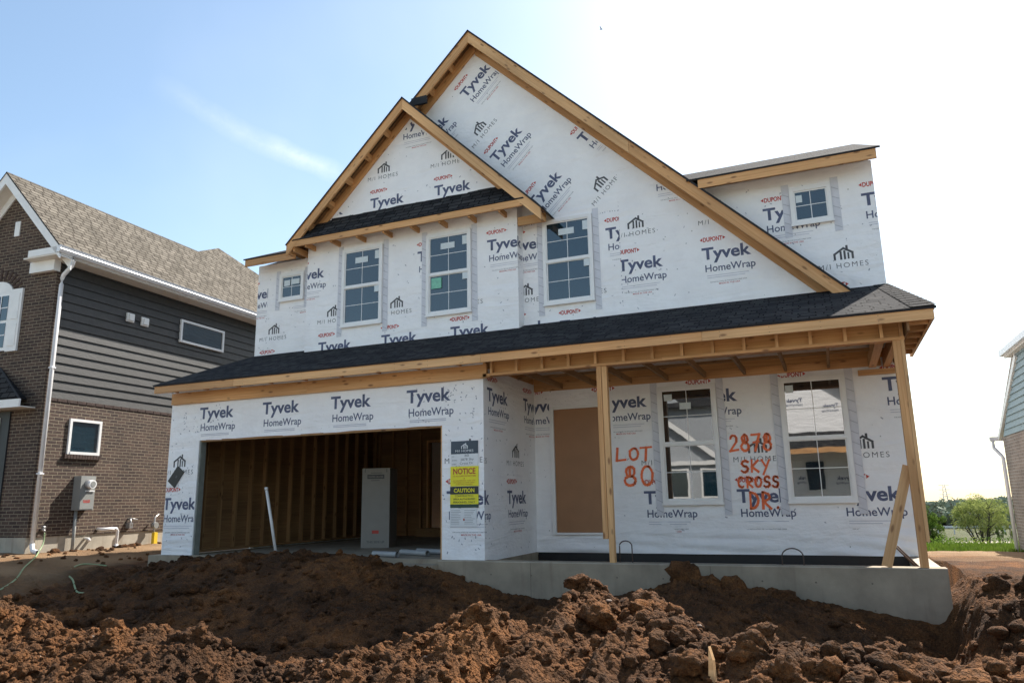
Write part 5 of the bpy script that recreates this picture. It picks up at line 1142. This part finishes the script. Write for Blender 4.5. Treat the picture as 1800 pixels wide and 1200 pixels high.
q = G(); q.beam((8.6, -26.58, 7.45), (15.3, -26.58, 2.85), .06, .3, M['lumber'], (0, 1, 0)); q.box(6.8, 14.8, -25.02, -24.98, 2.25, 2.5, M['lumber'], True); q.box(8.3, 8.45, -25.2, -25.05, -1.2, 2.3, M['lumber'], True); q.build('lumber_trim', ow)
for x in (9.0, 11.0):
    q = G(); q.box(x, x + 1, -27, -26.92, 0.4, 2.0, M['vinyl']); f_ = q.build('window', ow); q = G(); q.box(x + .1, x + .9, -26.918, -26.91, .5, 1.9, M['glass']); q.build('pane', f_)
s_ = MB(); xs_ = np.linspace(-60, 80, 90)  # unseen street, toned pale and set close to bounce light up the facade
for i in range(89): s_.face([(xs_[i], -19.5, -1.16), (xs_[i + 1], -19.5, -1.16), (xs_[i + 1], -9.6, -1.16), (xs_[i], -9.6, -1.16)], M['street'])
for y_ in (-9.6, -19.7): s_.box(-60, 80, y_, y_ + .2, -1.3, -1.04, M['street'])
o = s_.build('road'); tag(o, 'pale concrete street behind the viewer', 'road', kind='structure')

# ================================================================== BACKGROUND RIGHT: grass, bushes, path, rail, wood
def gz(x, y): return float(ground_z(np.array([x]), np.array([y]))[0])
s_ = MB()
for k in range(5200):
    y = random.uniform(9.4, 14.3); x = random.uniform(11.5, 15.5); z = gz(x, y); h_ = random.uniform(.05, .12); a_ = random.uniform(0, 3.14); dx_, dy_ = .012 * math.cos(a_), .012 * math.sin(a_); t = random.uniform(-.04, .04)
    s_.face([(x - dx_, y - dy_, z), (x + dx_, y + dy_, z), (x + t, y + t, z + h_)], M['grass'], [(0, 0), (1, 0), (.5, 1)])
o = s_.build('grass'); tag(o, 'strip of short green grass beyond the bare lot', 'grass', kind='stuff')
def leaf_cloud(mb, c, rad, n, size, mat, gap=0.0, flat=1.0):
    for k in range(n):
        while True:
            p_ = Vector((random.uniform(-1, 1), random.uniform(-1, 1), random.uniform(-1, 1)))
            if p_.length < 1: break
        if gap and mnoise.noise(p_ * 2.6 + Vector(c)) < -gap: continue
        q = Vector(c) + Vector((p_.x * rad[0], p_.y * rad[1], p_.z * rad[2])); s2 = size * random.uniform(.6, 1.3)
        n_ = Vector((random.uniform(-1, 1), random.uniform(-1, 1), random.uniform(-.6, 1))).normalized(); a_ = n_.orthogonal().normalized(); b_ = n_.cross(a_); an_ = random.uniform(0, 6.28); d1 = a_ * math.cos(an_) + b_ * math.sin(an_); d2 = n_.cross(d1)
        mb.face([q - d1 * s2, q - d2 * s2 * .45, q + d1 * s2, q + d2 * s2 * .45], mat, [(0, 0), (1, 0), (1, 1), (0, 1)])
def limb(mb, p0, p1, r0, r1, wob, n=5):
    P = [Vector(p0).lerp(Vector(p1), k / n) + Vector((random.uniform(-wob, wob), random.uniform(-wob, wob), 0)) * (k / n) for k in range(n + 1)]; mb.tube(P, r0, M['bark'], 6, True, r1); return P
def dome_tree(name, label, x, y, h, w, stems, leafmat, clumps, per, lsize, trunk_r, z0):
    """many stems fanning into a rounded, broken crown; z0 = lowest leaves as a share of the height"""
    z = gz(x, y) - .05; t = thing(name, label, 'tree', (x, y, z)); tr = MB(); cr = MB()
    for k in range(stems):
        an_ = 6.28 * k / stems + random.uniform(-.3, .3); sp = random.uniform(.15, .8) * w / 2; top = h * random.uniform(.72, .93)
        P = limb(tr, (math.cos(an_) * trunk_r * 2, math.sin(an_) * trunk_r * 2, 0), (math.cos(an_) * sp, math.sin(an_) * sp, top), trunk_r, trunk_r * .15, h * .025, 7)
        for q in range(2, 8):
            for _ in range(2):
                e_ = P[q] + Vector((random.uniform(-.2, .2) * w, random.uniform(-.2, .2) * w, random.uniform(.05, .2) * h)); e_.z = min(e_.z, h * .96); limb(tr, P[q], e_, trunk_r * .3, trunk_r * .06, h * .01, 3)
    zc = (z0 + 1) / 2 * h; rz_ = (1 - z0) / 2 * h
    for k in range(clumps):
        d = Vector((random.gauss(0, 1), random.gauss(0, 1), random.gauss(0, 1))).normalized(); rr = random.uniform(.25, .88) ** .6 * random.uniform(.82, 1.0)
        c = Vector((d.x * rr * w / 2 * .9, d.y * rr * w / 2 * .9, zc + d.z * rr * rz_ * .9)); s2 = random.uniform(.7, 1.35)
        leaf_cloud(cr, c, (w * .085 * s2, w * .085 * s2, h * .075 * s2), int(per * s2), lsize, leafmat, 0.25)
    tr.build('trunk', t); cr.build('crown', t); return t
dome_tree('willow_bush', 'many stemmed pale green rounded bushy tree standing right of centre beyond the grass', 17.75, 40.0, 3.45, 4.0, 9, M['leafpale'], 105, 170, .042, .055, .26)
dome_tree('dark_bush', 'dense deep green bushy tree just right of the corner post', 14.0, 30.0, 2.35, 2.0, 6, M['leafdark'], 90, 170, .036, .04, -.05)
dome_tree('sapling', 'slender leafy sapling nearest the right hand house, right of the bushy tree', 18.75, 38.0, 2.0, 0.8, 3, M['leafpale'], 16, 70, .04, .03, .3)
dome_tree('sapling', 'small thin sapling farther back beside the pale bushy tree', 19.5, 46.0, 1.9, 1.0, 3, M['leafdark'], 16, 70, .045, .03, .3)
s_ = MB()
for k in range(80):
    y = random.uniform(20, 40); x = random.uniform(11, 13.5 + .2 * y); leaf_cloud(s_, (x, y, gz(x, y) + .25), (random.uniform(.3, .8), .5, random.uniform(.10, .24)), 110, .045, M['leafdark'] if k % 3 else M['leafpale'])
o = s_.build('undergrowth'); tag(o, 'low green scrub below the bushy trees', 'scrub', kind='stuff')
s_ = MB(); 
for k in range(40):
    xa, xb = 6 + k * 1.2, 6 + (k + 1) * 1.2; f_ = lambda x, y: (x, y, gz(x, y) + .05)
    s_.face([f_(xa, 60 + .12 * (xa - 18)), f_(xb, 60 + .12 * (xb - 18)), f_(xb, 65.5 + .12 * (xb - 18)), f_(xa, 65.5 + .12 * (xa - 18))], M['gravel'])
o = s_.build('path'); tag(o, 'pale gravel track across the valley behind the bushes', 'track', kind='structure')
s_ = MB(); y0 = 112.0; zb_ = gz(40, y0) + .1
s_.box(15, 75, y0, y0 + .12, zb_ + .75, zb_ + 1.05, M['galv'])
for k in range(31): s_.box(15 + k * 2, 15.14 + k * 2, y0 + .12, y0 + .25, zb_ - .3, zb_ + .95, M['galv'])
single('guard_rail', s_, 'long white guard rail running across the far side of the valley', 'guard rail')
s_ = MB()
for k in range(230):
    x = random.uniform(10, 90); y = 235 + random.uniform(-14, 30); zt = gz(x, y); h_ = random.uniform(6.0, 8.6); s_.tube([(x, y, zt - .5), (x, y, zt + h_ * .6)], .2, M['bark'], 5, False, .08)
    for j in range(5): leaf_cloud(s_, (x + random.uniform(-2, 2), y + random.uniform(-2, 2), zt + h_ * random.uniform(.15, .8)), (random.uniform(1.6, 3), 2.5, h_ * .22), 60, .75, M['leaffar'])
o = s_.build('woodland'); tag(o, 'far hazy belt of trees along the valley side', 'wood', kind='stuff')
s_ = MB(); tx, ty = 49.9, 330.0; tz = -12.4
for sx_ in (-1, 1):
    for sy_ in (-1, 1): s_.tube([(tx + sx_ * 1.6, ty + sy_ * 1.6, tz), (tx + sx_ * .3, ty + sy_ * .3, tz + 15.5)], .12, M['galv'], 5)
for k in range(8):
    zz = tz + 1.5 + k * 1.8; r_ = 1.6 - 1.3 * (zz - tz) / 15.5; s_.tube([(tx - r_, ty - r_, zz), (tx + r_, ty - r_, zz + .9)], .06, M['galv'], 4); s_.tube([(tx + r_, ty - r_, zz), (tx - r_, ty - r_, zz + .9)], .06, M['galv'], 4)
for zz in (11.5, 13.3, 15.1): s_.box(tx - 1.8, tx + 1.8, ty - .1, ty + .1, tz + zz, tz + zz + .18, M['galv'])
single('transmission_tower', s_, 'faint lattice pylon far off above the woodland', 'pylon')
# a bird high in the sky
s_ = MB(); c = Vector((-0.23, 30.0, 28.68))
s_.tube([c + Vector((-0.088, 0, 0.02)), c + Vector((-0.04, 0, 0.008)), c, c + Vector((0.056, 0, -0.008)), c + Vector((0.08, 0, -0.02))], 0.02, M['felt'], 8, True, .012); s_.prism([c + Vector((-0.032, 0, 0)), c + Vector((0.032, 0, 0)), c + Vector((-0.008, 0.12, 0.088)), c + Vector((-0.04, 0.2, 0.1))], (0, 0, .02), M['felt']); s_.prism([c + Vector((-0.032, 0, 0)), c + Vector((0.032, 0, 0)), c + Vector((-0.008, -0.12, 0.088)), c + Vector((-0.04, -0.2, 0.1))], (0, 0, .02), M['felt'])
single('bird', s_, 'tiny dark bird flying high in the pale sky', 'bird')
